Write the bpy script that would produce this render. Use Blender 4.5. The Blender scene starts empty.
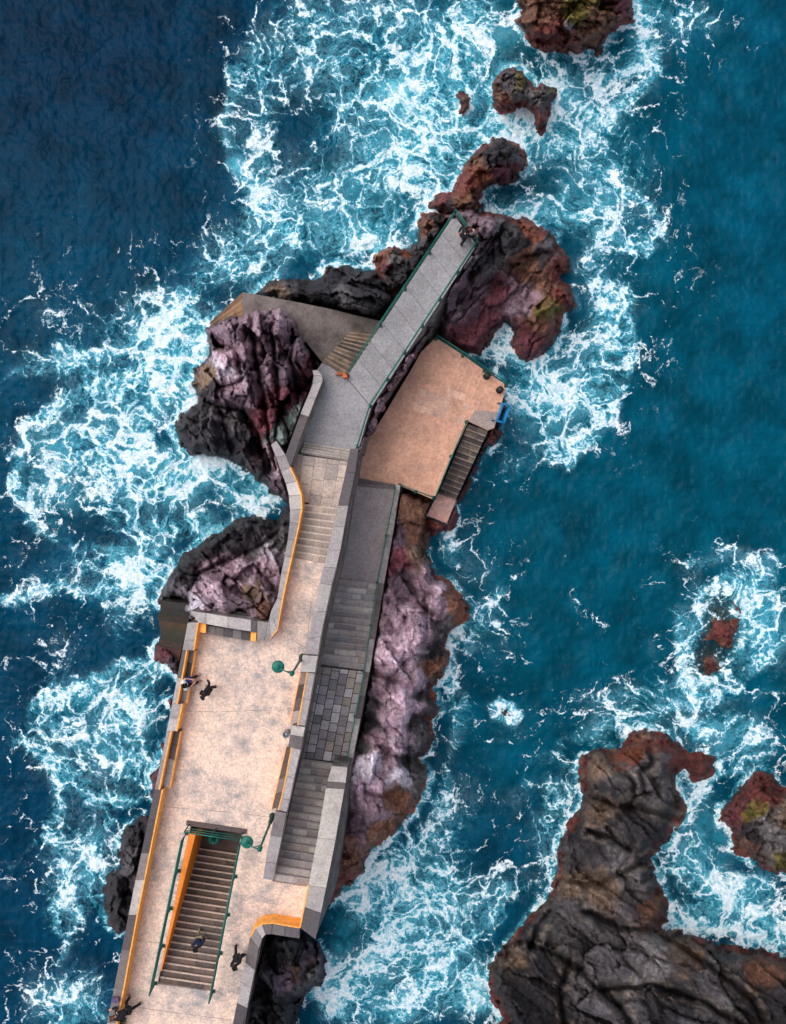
import bpy, bmesh, math, random
import numpy as np
from mathutils import Vector, Matrix
from mathutils.geometry import tessellate_polygon
random.seed(7)
SC = bpy.context.scene
COL = SC.collection
H = 50.0          # camera height above the sea (m)
F = 946.0         # focal length in pixels of a 786 x 1024 picture
def W(px, py, z):
    s = (H - z) / F
    return Vector(((px - 393.0) * s, (512.0 - py) * s, z))
def s2l(c):
    return tuple(((v/255.0)/12.92 if v/255.0 <= 0.04045 else ((v/255.0+0.055)/1.055)**2.4) for v in c)

# ------------------------------------------------------------------ tagging
def tag(o, label=None, cat=None, group=None, kind=None):
    if label: o['label'] = label
    if cat: o['category'] = cat
    if group: o['group'] = group
    if kind: o['kind'] = kind
    return o
def thing(name, label, cat, loc=(0, 0, 0), rz=0, group=None):
    o = bpy.data.objects.new(name, None); COL.objects.link(o)
    o.location = loc; o.rotation_euler = (0, 0, rz); o.empty_display_size = .3
    return tag(o, label, cat, group)

# ------------------------------------------------------------------ mesh builder (world coordinates)
class MB:
    def __init__(s): s.v = []; s.f = []; s.c = []; s.sm = []
    def add(s, vs, fs, col=(.5, .5, .5), smooth=False):
        b = len(s.v); s.v += [tuple(v) for v in vs]
        for f in fs: s.f.append([b+i for i in f]); s.c.append(col); s.sm.append(smooth)
    def prism(s, pts, zt, zb, col=(.5, .5, .5), holes=(), bottom=None):
        """pts: xy (list) top outline, bottom: other xy outline"""
        bt = bottom or pts
        n = len(pts)
        zt_ = zt if isinstance(zt, (list, tuple)) else [zt]*n
        area = sum(pts[i][0]*pts[(i+1)%n][1]-pts[(i+1)%n][0]*pts[i][1] for i in range(n))
        if area < 0:
            pts = pts[::-1]; bt = bt[::-1]; zt_ = list(zt_)[::-1]
        loops = [[Vector((p[0], p[1], z)) for p, z in zip(pts, zt_)]] + [[Vector((p[0], p[1], zt_[0])) for p in h] for h in holes]
        flat = [v for l in loops for v in l]
        tris = tessellate_polygon(loops)
        tt = []
        for t in tris:
            a, b, c = (flat[i] for i in t)
            tt.append(t if (b-a).cross(c-a).z > 0 else t[::-1])
        s.add(flat, tt, col)
        s.add([(p[0], p[1], z) for p, z in zip(pts, zt_)] + [(p[0], p[1], zb) for p in bt],
              [(i, n+i, n+(i+1)%n, (i+1)%n)[::1] for i in range(n)] + ([] if holes else [tuple(range(2*n-1, n-1, -1))]), col)
        for h in holes:
            m = len(h)
            s.add([(p[0], p[1], zt_[0]) for p in h] + [(p[0], p[1], zb) for p in h],
                  [(i, (i+1)%m, m+(i+1)%m, m+i) for i in range(m)], col)
    def box(s, c, d, col=(.5, .5, .5), M=None):
        x, y, z = (q/2 for q in d)
        vs = [Vector((i*x, j*y, k*z)) for i in (-1, 1) for j in (-1, 1) for k in (-1, 1)]
        if M is not None: vs = [M @ v for v in vs]
        vs = [v + Vector(c) for v in vs]
        s.add(vs, [(0, 1, 3, 2), (4, 6, 7, 5), (0, 4, 5, 1), (2, 3, 7, 6), (0, 2, 6, 4), (1, 5, 7, 3)], col)
    def tube(s, pts, r, n=8, col=(.5, .5, .5), cap=True):
        pts = [Vector(p) for p in pts]
        rr = r if isinstance(r, (list, tuple)) else [r]*len(pts)
        vs = []; fs = []
        for i, p in enumerate(pts):
            d = (pts[min(i+1, len(pts)-1)] - pts[max(i-1, 0)]).normalized()
            u = d.cross(Vector((0, 0, 1)) if abs(d.z) < .9 else Vector((1, 0, 0))).normalized(); w = d.cross(u)
            for k in range(n):
                a = 2*math.pi*k/n
                vs.append(p + rr[i]*(math.cos(a)*u + math.sin(a)*w))
        for i in range(len(pts)-1):
            for k in range(n):
                fs.append((i*n+k, (i+1)*n+k, (i+1)*n+(k+1)%n, i*n+(k+1)%n))
        if cap: fs += [tuple(range(n)), tuple(range(len(pts)*n-1, (len(pts)-1)*n-1, -1))]
        s.add(vs, fs, col, True)
    def lathe(s, c, prof, n=20, col=(.5, .5, .5), M=None):
        vs = []; fs = []
        for r, z in prof:
            for k in range(n):
                a = 2*math.pi*k/n; v = Vector((r*math.cos(a), r*math.sin(a), z))
                if M is not None: v = M @ v
                vs.append(v + Vector(c))
        for i in range(len(prof)-1):
            for k in range(n): fs.append((i*n+k, i*n+(k+1)%n, (i+1)*n+(k+1)%n, (i+1)*n+k))
        fs += [tuple(range(n-1, -1, -1)), tuple(range((len(prof)-1)*n, len(prof)*n))]
        s.add(vs, fs, col, True)
    def build(s, name, mat, parent=None, bevel=0):
        me = bpy.data.meshes.new(name); me.from_pydata(s.v, [], s.f); me.materials.append(mat)
        at = me.color_attributes.new('Col', 'FLOAT_COLOR', 'CORNER')
        buf = []
        for f, c in zip(s.f, s.c): buf += [c[0], c[1], c[2], 1.0]*len(f)
        at.data.foreach_set('color', buf)
        me.polygons.foreach_set('use_smooth', s.sm)
        me.update()
        o = bpy.data.objects.new(name, me); COL.objects.link(o)
        if parent is not None:
            o.parent = parent
            lm = Matrix.Identity(4); q = parent
            while q is not None:
                lm = Matrix.Translation(q.location) @ q.rotation_euler.to_matrix().to_4x4() @ lm; q = q.parent
            me.transform(lm.inverted())
        if bevel:
            b = o.modifiers.new('bevel', 'BEVEL'); b.width = bevel; b.segments = 2; b.limit_method = 'ANGLE'; b.angle_limit = math.radians(40)
        return o

# ------------------------------------------------------------------ materials
def new_mat(name):
    m = bpy.data.materials.new(name); m.use_nodes = True
    nt = m.node_tree
    for n in list(nt.nodes): nt.nodes.remove(n)
    return m, nt
class NT:
    def __init__(s, nt): s.nt = nt
    def n(s, typ, **kw):
        nd = s.nt.nodes.new(typ)
        for k, v in kw.items(): setattr(nd, k, v)
        return nd
    def l(s, a, b): s.nt.links.new(a, b)
    def put(s, v, sock):
        if hasattr(v, 'is_output') or isinstance(v, bpy.types.NodeSocket): s.l(v, sock)
        else: sock.default_value = v
    def math(s, op, a, b=0.0, c=None, clamp=False):
        nd = s.n('ShaderNodeMath', operation=op, use_clamp=clamp)
        s.put(a, nd.inputs[0]); s.put(b, nd.inputs[1])
        if c is not None: s.put(c, nd.inputs[2])
        return nd.outputs[0]
    def vmath(s, op, a, b):
        nd = s.n('ShaderNodeVectorMath', operation=op); s.put(a, nd.inputs[0])
        if op == 'SCALE': s.put(b, nd.inputs['Scale'])
        else: s.put(b, nd.inputs[1])
        return nd.outputs[0]
    def noise(s, vec, scale, detail=4, rough=.55, out=0, typ='FBM', dist=0):
        nd = s.n('ShaderNodeTexNoise'); s.l(vec, nd.inputs['Vector'])
        nd.inputs['Scale'].default_value = scale; nd.inputs['Detail'].default_value = detail; nd.inputs['Roughness'].default_value = rough
        nd.inputs['Distortion'].default_value = dist
        return nd.outputs[out]
    def voro(s, vec, scale, feature='F1', out='Distance', rnd=1):
        nd = s.n('ShaderNodeTexVoronoi', feature=feature); s.l(vec, nd.inputs['Vector']); nd.inputs['Scale'].default_value = scale
        nd.inputs['Randomness'].default_value = rnd
        return nd.outputs[out]
    def mr(s, v, a, b, c=0., d=1., smooth=True):
        nd = s.n('ShaderNodeMapRange', interpolation_type='SMOOTHSTEP' if smooth else 'LINEAR')
        s.put(v, nd.inputs[0]); s.put(a, nd.inputs[1]); s.put(b, nd.inputs[2]); s.put(c, nd.inputs[3]); s.put(d, nd.inputs[4])
        return nd.outputs[0]
    def mix(s, f, a, b, blend='MIX'):
        nd = s.n('ShaderNodeMix', data_type='RGBA', blend_type=blend)
        s.put(f, nd.inputs[0])
        for v, k in ((a, 6), (b, 7)):
            if isinstance(v, tuple): nd.inputs[k].default_value = (*v[:3], 1)
            else: s.l(v, nd.inputs[k])
        return nd.outputs[2]
    def bump(s, h, strength, dist, prev=None):
        nd = s.n('ShaderNodeBump'); nd.inputs['Strength'].default_value = strength; nd.inputs['Distance'].default_value = dist
        s.l(h, nd.inputs['Height'])
        if prev: s.l(prev, nd.inputs['Normal'])
        return nd.outputs[0]
def finish(g, col, rough=.8, nrm=None, spec=.3, metal=0.):
    p = g.n('ShaderNodeBsdfPrincipled'); o = g.n('ShaderNodeOutputMaterial')
    g.put(col if not isinstance(col, tuple) else (*col, 1), p.inputs['Base Color']); g.put(rough, p.inputs['Roughness'])
    p.inputs['Specular IOR Level'].default_value = spec; p.inputs['Metallic'].default_value = metal
    if nrm: g.l(nrm, p.inputs['Normal'])
    g.l(p.outputs[0], o.inputs[0]); return p

def mat_paint(name, srgb, rough=.5, var=.25, metal=0., spec=.4):
    m, nt = new_mat(name); g = NT(nt); tc = g.n('ShaderNodeTexCoord').outputs['Object']
    n1 = g.noise(tc, 5, 5); n2 = g.noise(tc, 40, 3)
    v = g.math('ADD', g.mr(n1, .3, .7, 1-var, 1+var*.5), g.mr(n2, .3, .7, -.06, .06))
    mul = g.n('ShaderNodeCombineColor'); [g.l(v, mul.inputs[i]) for i in range(3)]
    c = g.mix(1.0, s2l(srgb), mul.outputs[0], 'MULTIPLY')
    finish(g, c, rough, g.bump(n2, .2, .01), spec, metal); return m

def mat_concrete(name, stain=(70, 65, 66), stain_amt=.5, scale=1., rough=.85, speck=.0, bump=.02, pebble=False):
    """attribute Col x mottling, darker stains and fine grain"""
    m, nt = new_mat(name); g = NT(nt); tc = g.n('ShaderNodeTexCoord').outputs['Object']
    at = g.n('ShaderNodeAttribute', attribute_name='Col').outputs['Color']
    n0 = g.noise(tc, .35*scale, 6, .6); n1 = g.noise(tc, 1.6*scale, 6, .65); n2 = g.noise(tc, 9*scale, 6, .7); n3 = g.noise(tc, 45, 3, .7)
    st = g.mr(g.math('ADD', g.math('MULTIPLY', n0, .5), g.math('MULTIPLY', n1, .5)), .42, .68)
    c = g.mix(g.math('MULTIPLY', st, stain_amt), at, s2l(stain))
    v = g.math('MULTIPLY', g.mr(n2, .3, .7, .78, 1.2), g.mr(n3, .3, .7, .8, 1.18))
    if pebble:
        v = g.math('MULTIPLY', v, g.mr(g.voro(tc, 11.), .0, .75, 1.06, .90))
        v = g.math('MULTIPLY', v, g.mr(g.noise(tc, 3.2, 6, .75), .3, .7, .9, 1.1))
    mul = g.n('ShaderNodeCombineColor'); [g.l(v, mul.inputs[i]) for i in range(3)]
    c = g.mix(1.0, c, mul.outputs[0], 'MULTIPLY')
    nb = g.bump(g.math('ADD', n2, g.math('MULTIPLY', n3, .5)), .6, bump)
    finish(g, c, rough, nb, .25); return m

def mat_masonry(name, c1=(140, 132, 128), c2=(96, 90, 88), mortar=(150, 145, 138)):
    m, nt = new_mat(name); g = NT(nt); tc = g.n('ShaderNodeTexCoord').outputs['Object']
    w = g.vmath('ADD', tc, g.vmath('SCALE', g.noise(tc, 3, 3, out=1), .12))
    v = g.voro(w, 2.6, out='Color'); e = g.voro(w, 2.6, 'DISTANCE_TO_EDGE')
    n = g.noise(tc, 12, 5, .7); n0 = g.noise(tc, .5, 4)
    sep = g.n('ShaderNodeSeparateColor'); g.l(v, sep.inputs[0])
    c = g.mix(sep.outputs[0], s2l(c1), s2l(c2)); c = g.mix(g.mr(e, .0, .05, .8, 0), c, s2l(mortar))
    vv = g.math('MULTIPLY', g.mr(n, .3, .7, .7, 1.25), g.mr(n0, .35, .65, .75, 1.15))
    mul = g.n('ShaderNodeCombineColor'); [g.l(vv, mul.inputs[i]) for i in range(3)]
    c = g.mix(1.0, c, mul.outputs[0], 'MULTIPLY')
    h = g.math('ADD', g.mr(e, 0, .12), g.math('MULTIPLY', n, .4))
    finish(g, c, .9, g.bump(h, .9, .05), .2); return m

def mat_rock(name):
    m, nt = new_mat(name); g = NT(nt); tc = g.n('ShaderNodeTexCoord').outputs['Object']
    at = g.n('ShaderNodeAttribute', attribute_name='Col').outputs['Color']
    wet = g.n('ShaderNodeAttribute', attribute_name='wet').outputs['Fac']
    n1 = g.noise(tc, 1.3, 8, .7); n2 = g.noise(tc, 6, 8, .75); n3 = g.noise(tc, 26, 5, .7)
    st = g.n('ShaderNodeMapping'); st.inputs['Scale'].default_value = (5.5, 1.2, 1.2); st.inputs['Rotation'].default_value = (0, 0, .5)
    g.l(tc, st.inputs[0]); n4 = g.noise(st.outputs[0], 1.0, 7, .7, dist=.8)
    v = g.math('MULTIPLY', g.mr(n1, .3, .7, .62, 1.42), g.mr(n2, .28, .72, .62, 1.45))
    v = g.math('MULTIPLY', v, g.mr(n3, .3, .7, .62, 1.35)); v = g.math('MULTIPLY', v, g.mr(n4, .3, .7, .75, 1.25))
    mul = g.n('ShaderNodeCombineColor'); [g.l(v, mul.inputs[i]) for i in range(3)]
    c = g.mix(1.0, at, mul.outputs[0], 'MULTIPLY')
    # colour flecks of lichen / rust
    c = g.mix(g.mr(g.noise(tc, 3.1, 7, .75), .60, .74, 0, .32), c, s2l((176, 160, 165)))
    c = g.mix(g.mr(g.noise(tc, 2.1, 6, .7), .60, .72, 0, .35), c, s2l((104, 62, 52)))
    e = g.voro(g.vmath('ADD', tc, g.vmath('SCALE', g.noise(tc, 2.2, 5, .7, out=1), .9)), 1.7, 'DISTANCE_TO_EDGE')
    h = g.math('ADD', g.math('MULTIPLY', n1, 1.0), g.math('ADD', g.math('MULTIPLY', n2, .6), g.math('MULTIPLY', n3, .22)))
    h = g.math('ADD', h, g.math('ADD', g.math('MULTIPLY', n4, .5), g.math('MULTIPLY', g.mr(e, 0, .12), .10)))
    nb = g.bump(h, .9, .20)
    ro = g.mr(wet, 0, 1, .82, .38)
    finish(g, c, ro, nb, .35); return m

def mat_water(name):
    m, nt = new_mat(name); g = NT(nt); tc = g.n('ShaderNodeTexCoord').outputs['Object']
    wc = g.n('ShaderNodeAttribute', attribute_name='Col').outputs['Color']
    de = g.n('ShaderNodeAttribute', attribute_name='foam').outputs['Fac']
    ae = g.n('ShaderNodeAttribute', attribute_name='aer').outputs['Fac']
    cl = g.n('ShaderNodeAttribute', attribute_name='clear').outputs['Fac']
    k = g.n('ShaderNodeVectorMath', operation='SUBTRACT')
    big = g.vmath('SUBTRACT', g.noise(tc, .22, 3, .5, out=1), (.5, .5, .5))
    med = g.vmath('SUBTRACT', g.noise(tc, .9, 4, .6, out=1), (.5, .5, .5))
    sml = g.vmath('SUBTRACT', g.noise(tc, 3.5, 3, .6, out=1), (.5, .5, .5))
    w1 = g.vmath('ADD', tc, g.vmath('SCALE', big, 5.5)); w1 = g.vmath('ADD', w1, g.vmath('SCALE', med, 1.8)); w1 = g.vmath('ADD', w1, g.vmath('SCALE', sml, .35))
    def lines(v, width): return g.math('POWER', g.math('SUBTRACT', 1.0, g.math('DIVIDE', v, width), clamp=True), 1.6)
    nlow = g.noise(tc, .35, 5, .6); nf = g.noise(tc, 6.0, 4, .7); nmid = g.noise(tc, .12, 3, .5)
    w2 = g.vmath('ADD', w1, g.vmath('SCALE', big, 3.0))
    e0 = g.voro(w2, .33, 'DISTANCE_TO_EDGE'); e1 = g.voro(w1, .66, 'DISTANCE_TO_EDGE'); e2 = g.voro(w1, 1.5, 'DISTANCE_TO_EDGE'); e3 = g.voro(w1, 3.6, 'DISTANCE_TO_EDGE')
    l0 = lines(e0, .12); l1 = lines(e1, .13); l2 = lines(e2, .14); l3 = lines(e3, .2)
    nz = g.noise(w1, 1.1, 5, .66)
    rid = g.math('SUBTRACT', 1.0, g.math('MULTIPLY', g.math('ABSOLUTE', g.math('SUBTRACT', nz, .5)), 9.0), clamp=True)
    f = g.math('ADD', g.math('MULTIPLY', l0, .46), g.math('MULTIPLY', l1, .44))
    f = g.math('ADD', f, g.math('MULTIPLY', l2, .26)); f = g.math('ADD', f, g.math('MULTIPLY', l3, .13)); f = g.math('ADD', f, g.math('MULTIPLY', rid, .22))
    f = g.math('ADD', f, g.math('MULTIPLY', g.math('SUBTRACT', nlow, .5), 1.1))
    f = g.math('ADD', f, g.math('MULTIPLY', g.math('SUBTRACT', nmid, .5), .6))
    f = g.math('ADD', f, g.math('MULTIPLY', g.math('SUBTRACT', nf, .5), .40))
    thr = g.math('MULTIPLY_ADD', de, -.92, 1.08)
    diff = g.math('SUBTRACT', f, thr)
    foam = g.mr(diff, -.10, .36)
    foam = g.math('MULTIPLY', foam, g.mr(de, .02, .16))
    # soft churned wash where the sea breaks
    wash = g.math('ADD', de, g.math('ADD', g.math('MULTIPLY', g.math('SUBTRACT', nlow, .5), 1.3), g.math('MULTIPLY', g.math('SUBTRACT', nz, .5), .7)))
    wash = g.math('MULTIPLY', g.mr(wash, .90, 1.28), .88)
    # fine old filigree between the strands
    thin = g.math('MULTIPLY', g.math('MAXIMUM', g.math('MULTIPLY', l3, l3), g.math('MULTIPLY', g.math('POWER', rid, 3.0), .7)), g.math('MULTIPLY', g.mr(g.math('ADD', de, g.math('MULTIPLY', g.math('SUBTRACT', nlow, .5), 1.2)), .25, .75), .15))
    foam = g.math('MAXIMUM', g.math('MAXIMUM', foam, wash), thin)
    # milky aerated water around the foam
    milky = g.math('MULTIPLY', g.mr(diff, -.60, .25), g.mr(de, .24, .82, 0, .92))
    air = g.math('MAXIMUM', g.math('MULTIPLY', ae, g.mr(g.math('ADD', g.math('MULTIPLY', nlow, .6), g.math('MULTIPLY', nz, .4)), .38, .62, .1, 1.)), milky)
    mott = g.noise(tc, .5, 6, .6)
    vv = g.mr(mott, .3, .7, .72, 1.32); mul = g.n('ShaderNodeCombineColor'); [g.l(vv, mul.inputs[i]) for i in range(3)]
    c = g.mix(1.0, wc, mul.outputs[0], 'MULTIPLY')
    # faint old foam veils
    veil = g.math('MULTIPLY', g.mr(g.math('MULTIPLY', g.noise(w1, .8, 7, .7), g.noise(tc, .18, 3)),   .27, .42), .10)
    c = g.mix(veil, c, s2l((40, 130, 150)))
    c = g.mix(air, c, s2l((60, 182, 208)))
    c = g.mix(g.mr(air, .55, 1., 0, .45), c, s2l((170, 225, 232)))
    fc = g.mix(g.mr(nf, .35, .65), s2l((186, 214, 228)), s2l((238, 245, 248)))
    c = g.mix(foam, c, fc)
    # wind ripples: ridged small waves, long across the wind
    mp = g.n('ShaderNodeMapping'); mp.inputs['Rotation'].default_value = (0, 0, math.radians(62)); mp.inputs['Scale'].default_value = (1., .8, 1.)
    g.l(tc, mp.inputs[0])
    r1 = g.noise(mp.outputs[0], .7, 5, .6, dist=.3); r2 = g.noise(mp.outputs[0], 3.2, 4, .6, dist=.3)
    nb = g.bump(g.math('ADD', r1, g.math('MULTIPLY', r2, .34)), .5, .40)
    p = g.n('ShaderNodeBsdfPrincipled'); o = g.n('ShaderNodeOutputMaterial')
    g.l(c, p.inputs['Base Color']); g.l(g.mr(foam, 0, 1, .16, .75), p.inputs['Roughness']); p.inputs['IOR'].default_value = 1.333; p.inputs['Specular IOR Level'].default_value = .06
    g.l(nb, p.inputs['Normal'])
    tr = g.n('ShaderNodeBsdfTransparent'); tr.inputs[0].default_value = (.55, .8, .85, 1)
    mx = g.n('ShaderNodeMixShader'); g.l(g.math('MULTIPLY', cl, g.math('SUBTRACT', 1.0, foam)), mx.inputs[0])
    g.l(p.outputs[0], mx.inputs[1]); g.l(tr.outputs[0], mx.inputs[2]); g.l(mx.outputs[0], o.inputs[0])
    return m

M_paving = mat_concrete('terrace_paving', stain=(148, 146, 148), stain_amt=1., scale=1.15, pebble=True)
M_conc = mat_concrete('walkway_concrete', stain=(108, 103, 106), stain_amt=.55)
M_stone = mat_concrete('cut_stone', stain=(82, 76, 78), stain_amt=.38, scale=1.3)
M_old = mat_concrete('weathered_concrete', stain=(66, 58, 54), stain_amt=.9, scale=.9)
M_mason = mat_masonry('rubble_masonry')
M_mason_dk = mat_masonry('dark_masonry', (82, 74, 72), (48, 44, 46), (95, 90, 86))
M_rock = mat_rock('volcanic_rock')
M_water = mat_water('sea_water')
M_orange = mat_paint('orange_paint', (252, 172, 80), .75, .25)
M_green = mat_paint('green_paint', (14, 104, 90), .5, .35)
M_greendk = mat_paint('dark_green_paint', (8, 62, 56), .5, .3)
M_steel = mat_paint('grey_metal', (140, 145, 148), .4, .2, .6)
M_blue = mat_paint('blue_paint', (24, 128, 184), .4, .15)
M_black = mat_paint('black_cast_iron', (30, 32, 34), .5, .2)

# ------------------------------------------------------------------ numpy noise
def _h(ix, iy, s):
    n = (ix.astype(np.int64)*374761393 + iy.astype(np.int64)*668265263 + s*974634777) & 0xffffffff
    n = ((n ^ (n >> 13))*1274126177) & 0xffffffff
    n = n ^ (n >> 16)
    return (n & 0xffffff)/float(0xffffff)
def perlin(x, y, s=0):
    x0 = np.floor(x); y0 = np.floor(y); fx = x-x0; fy = y-y0
    u = fx*fx*fx*(fx*(fx*6-15)+10); v = fy*fy*fy*(fy*(fy*6-15)+10)
    r = 0
    def gd(dx, dy):
        a = _h(x0+dx, y0+dy, s)*2*math.pi
        return np.cos(a)*(fx-dx)+np.sin(a)*(fy-dy)
    a = gd(0, 0)*(1-u)+gd(1, 0)*u; b = gd(0, 1)*(1-u)+gd(1, 1)*u
    return (a*(1-v)+b*v)*1.5
def fbm(x, y, o=5, s=0, g=.5, ridged=False):
    t = 0; a = 1; n = 0
    for i in range(o):
        p = perlin(x*2**i, y*2**i, s+i*17)
        if ridged: p = 1-2*np.abs(p)
        t = t+a*p; n += a; a *= g
    return t/n
def blocks(x, y, s, tilt=1.):
    """fractured rock: every Voronoi cell is a tilted facet; returns (height, distance to the crack)"""
    x0 = np.floor(x); y0 = np.floor(y)
    d1 = np.full(x.shape, 9.); d2 = np.full(x.shape, 9.); hh = np.zeros(x.shape)
    for dx in (-1, 0, 1):
        for dy in (-1, 0, 1):
            cx = x0+dx; cy = y0+dy
            qx = cx+_h(cx, cy, s); qy = cy+_h(cx, cy, s+1)
            rx = x-qx; ry = y-qy; d = np.sqrt(rx*rx+ry*ry)
            hv = _h(cx, cy, s+2)-.5 + tilt*((_h(cx, cy, s+3)-.5)*rx+(_h(cx, cy, s+4)-.5)*ry)*1.6
            m = d < d1
            d2 = np.where(m, d1, np.minimum(d2, d)); hh = np.where(m, hv, hh); d1 = np.where(m, d, d1)
    return hh, d2-d1
def sstep(a, b, x):
    t = np.clip((x-a)/(b-a), 0, 1); return t*t*(3-2*t)
def sdist(px, py, poly):
    """signed distance to a polygon in pixels, + inside"""
    P = np.array(poly, float); Q = np.roll(P, -1, 0)
    d = np.full(px.shape, 1e9); ins = np.zeros(px.shape, bool)
    for (ax, ay), (bx, by) in zip(P, Q):
        ex, ey = bx-ax, by-ay; L = ex*ex+ey*ey
        t = np.clip(((px-ax)*ex+(py-ay)*ey)/max(L, 1e-9), 0, 1)
        d = np.minimum(d, (px-ax-t*ex)**2+(py-ay-t*ey)**2)
        c = ((ay > py) != (by > py))
        with np.errstate(divide='ignore', invalid='ignore'):
            ins ^= c & (px < (bx-ax)*(py-ay)/(by-ay)+ax)
    d = np.sqrt(d); return np.where(ins, d, -d)

# ================================================================== PIER GEOMETRY
TZ = 7.5; WT = 8.4; NZ = 5.2; LZ = 5.95; SZ = 4.86; RZ = 2.75; PZ = 2.45; GZ = 3.4
def c_(r, g_, b): return s2l((r, g_, b))
TONES = [(176, 168, 166), (166, 158, 158), (186, 178, 174), (158, 150, 152), (170, 162, 162), (162, 154, 152)]
TONES_DK = [(92, 86, 90), (112, 104, 104), (80, 76, 80), (128, 120, 120), (100, 92, 92)]
def tone(dark=0.):
    t = random.choice(TONES_DK if random.random() < dark else TONES)
    k = random.uniform(.93, 1.06)
    return s2l(tuple(min(255, q*k) for q in t))
# wall strips: rows of (Lx, Ly, Rx, Ry, ztop, dark)
W1 = [(190, 611, 198.4, 622.5, WT, 0), (184.6, 640, 195.5, 640, WT, 0), (182.3, 650, 193.8, 650, WT, 0)]
OUT = [(190, 611), (163, 751), (134.5, 885), (107, 1024), (96, 1080)]
def outx(y):
    for (ax, ay), (bx, by) in zip(OUT, OUT[1:]):
        if y <= by or (bx, by) == OUT[-1]: return ax+(bx-ax)*(y-ay)/(by-ay)
def seg(pts, dark):
    return [(outx(y), y, x, y, WT, dark) for x, y in pts]
W1_groups = [
    seg([(198.4, 622.5), (195.5, 640), (193.9, 650.5)], .1),
    seg([(187.0, 650.5), (182.1, 678), (177.3, 704)], .1),
    seg([(182.4, 704), (179.5, 718), (176.6, 731.2)], .2),
    seg([(171.4, 731.2), (165.2, 761), (159.5, 789.5)], .3),
    seg([(162.6, 789.5), (156.5, 820), (150, 853), (144.7, 880), (137.5, 915), (131, 950), (124, 988), (117, 1023), (110, 1052), (105, 1080)], .75)]
W2_top = [(190, 611, 198.4, 622.5, WT, .1), (206, 613.3, 206, 623.8, WT, .1), (228, 616.8, 228, 628, WT, .1), (251, 620, 251, 631.5, WT, .1), (257, 621, 257, 632.5, WT, .1)]
W2_cor = [(257.2, 621, 257, 640, WT, 0), (268.2, 622.4, 264, 640.8, WT, 0), (269.3, 619, 270.5, 637.8, WT, 0), (271, 611, 277.4, 629.8, WT, 0),
          (277.4, 598, 282.6, 600, WT, 0), (281.3, 573, 288.3, 573, WT, 0)]
W2_ramp = [(281.3, 573, 288.3, 573, WT, 0), (285, 556, 292, 557, 8.25, 0), (287.9, 539, 295.8, 540, 7.9, 0), (289.8, 522, 299.2, 524, 7.5, 0), (290, 510, 302, 509, 7.3, 0), (289, 496, 301.4, 495, 7.2, 0),
           (286, 484, 296.6, 481, 7.1, 0), (281, 471, 290.3, 467, 7.0, 0)]
W2_spur = [(281, 471, 290.3, 467, 7.0, 0), (276, 457, 285.6, 455.5, 6.95, 0), (271, 444.5, 276, 440.5, 6.9, 0)]
W2_thin = [(285.4, 455.5, 290.6, 466.5, 6.98, .5), (292.8, 435, 299.5, 440.5, 6.8, .5), (300.4, 414, 308.5, 416.5, 6.6, .1), (307, 398, 315.5, 398, 6.45, 0), (313, 384, 322.6, 380.5, 6.3, 0), (313.8, 376, 322, 375.5, 6.2, 0), (312.4, 370, 317.5, 370, 6.2, 0)]
W3_ramp = [(350.2, 449, 358.6, 448, 6.35, .6), (345.6, 472, 354.8, 473.4, 6.6, .6), (338, 505.5, 348.2, 505.5, 6.95, 0), (328, 550, 340.3, 550, 8.0, 0), (323.5, 567, 336, 568, 8.3, 0), (319.6, 583, 331.5, 585, WT, 0),
           (308, 639, 320.8, 636, WT, 0), (305.3, 654, 317.9, 655, WT, 0)]
W3_b1 = [(302.8, 655, 317.7, 656, WT, 0), (299.8, 671.8, 315, 672.5, WT, 0)]
W3_bA = [(307, 672.4, 314.8, 673.5, WT, .1), (302.5, 698, 310, 700, WT, .4), (297.6, 725, 305.1, 726, WT, .2)]
W3_b2 = [(291.6, 725.5, 305, 727, WT, .2), (290.3, 735, 303, 737, WT, .5), (287.8, 747.5, 300.8, 749, WT, .2)]
W3_bB = [(291.3, 747.5, 300.7, 749.5, WT, .2), (286, 776, 294, 778, WT, .3), (281.3, 798, 289.5, 800, WT, .1), (278, 810, 286.6, 812, WT, .2)]
W3_end = [(275.6, 811, 286.4, 813, WT, .5), (270.3, 835, 281.8, 837, WT, .3), (265.5, 862, 276.3, 863, WT, .1), (263, 879, 272.8, 880.5, WT, .9)]
W4 = [(331.9, 766, 347.4, 767.5, 6.9, 0), (327.5, 781.5, 345.5, 783, 7.2, .9), (326, 788, 344.3, 789, 7.3, -1), (317.5, 838, 335.4, 840, 8.0, -1), (308.4, 885.5, 326, 888, WT, 0), (304, 907, 320.8, 913, WT, .9), (299.8, 927.5, 315.5, 939.5, WT, .9)]
W5 = [(299.8, 927.5, 299.5, 938.4, WT, .7), (285, 925, 284.5, 936.3, WT, .7), (272.7, 922.7, 271.5, 934, WT, .7), (262, 923.8, 265.5, 934.5, WT, 0), (255, 928.2, 262, 938.5, WT, .7), (250, 937, 258.7, 949, WT, .9), (245.3, 962, 254.8, 970, WT, .9),
      (241.5, 982, 251, 988, WT, .2), (237, 1003, 247, 1008, WT, .8), (232.8, 1024, 243, 1024, WT, .6), (222, 1078, 233, 1078, WT, .5)]

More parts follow.
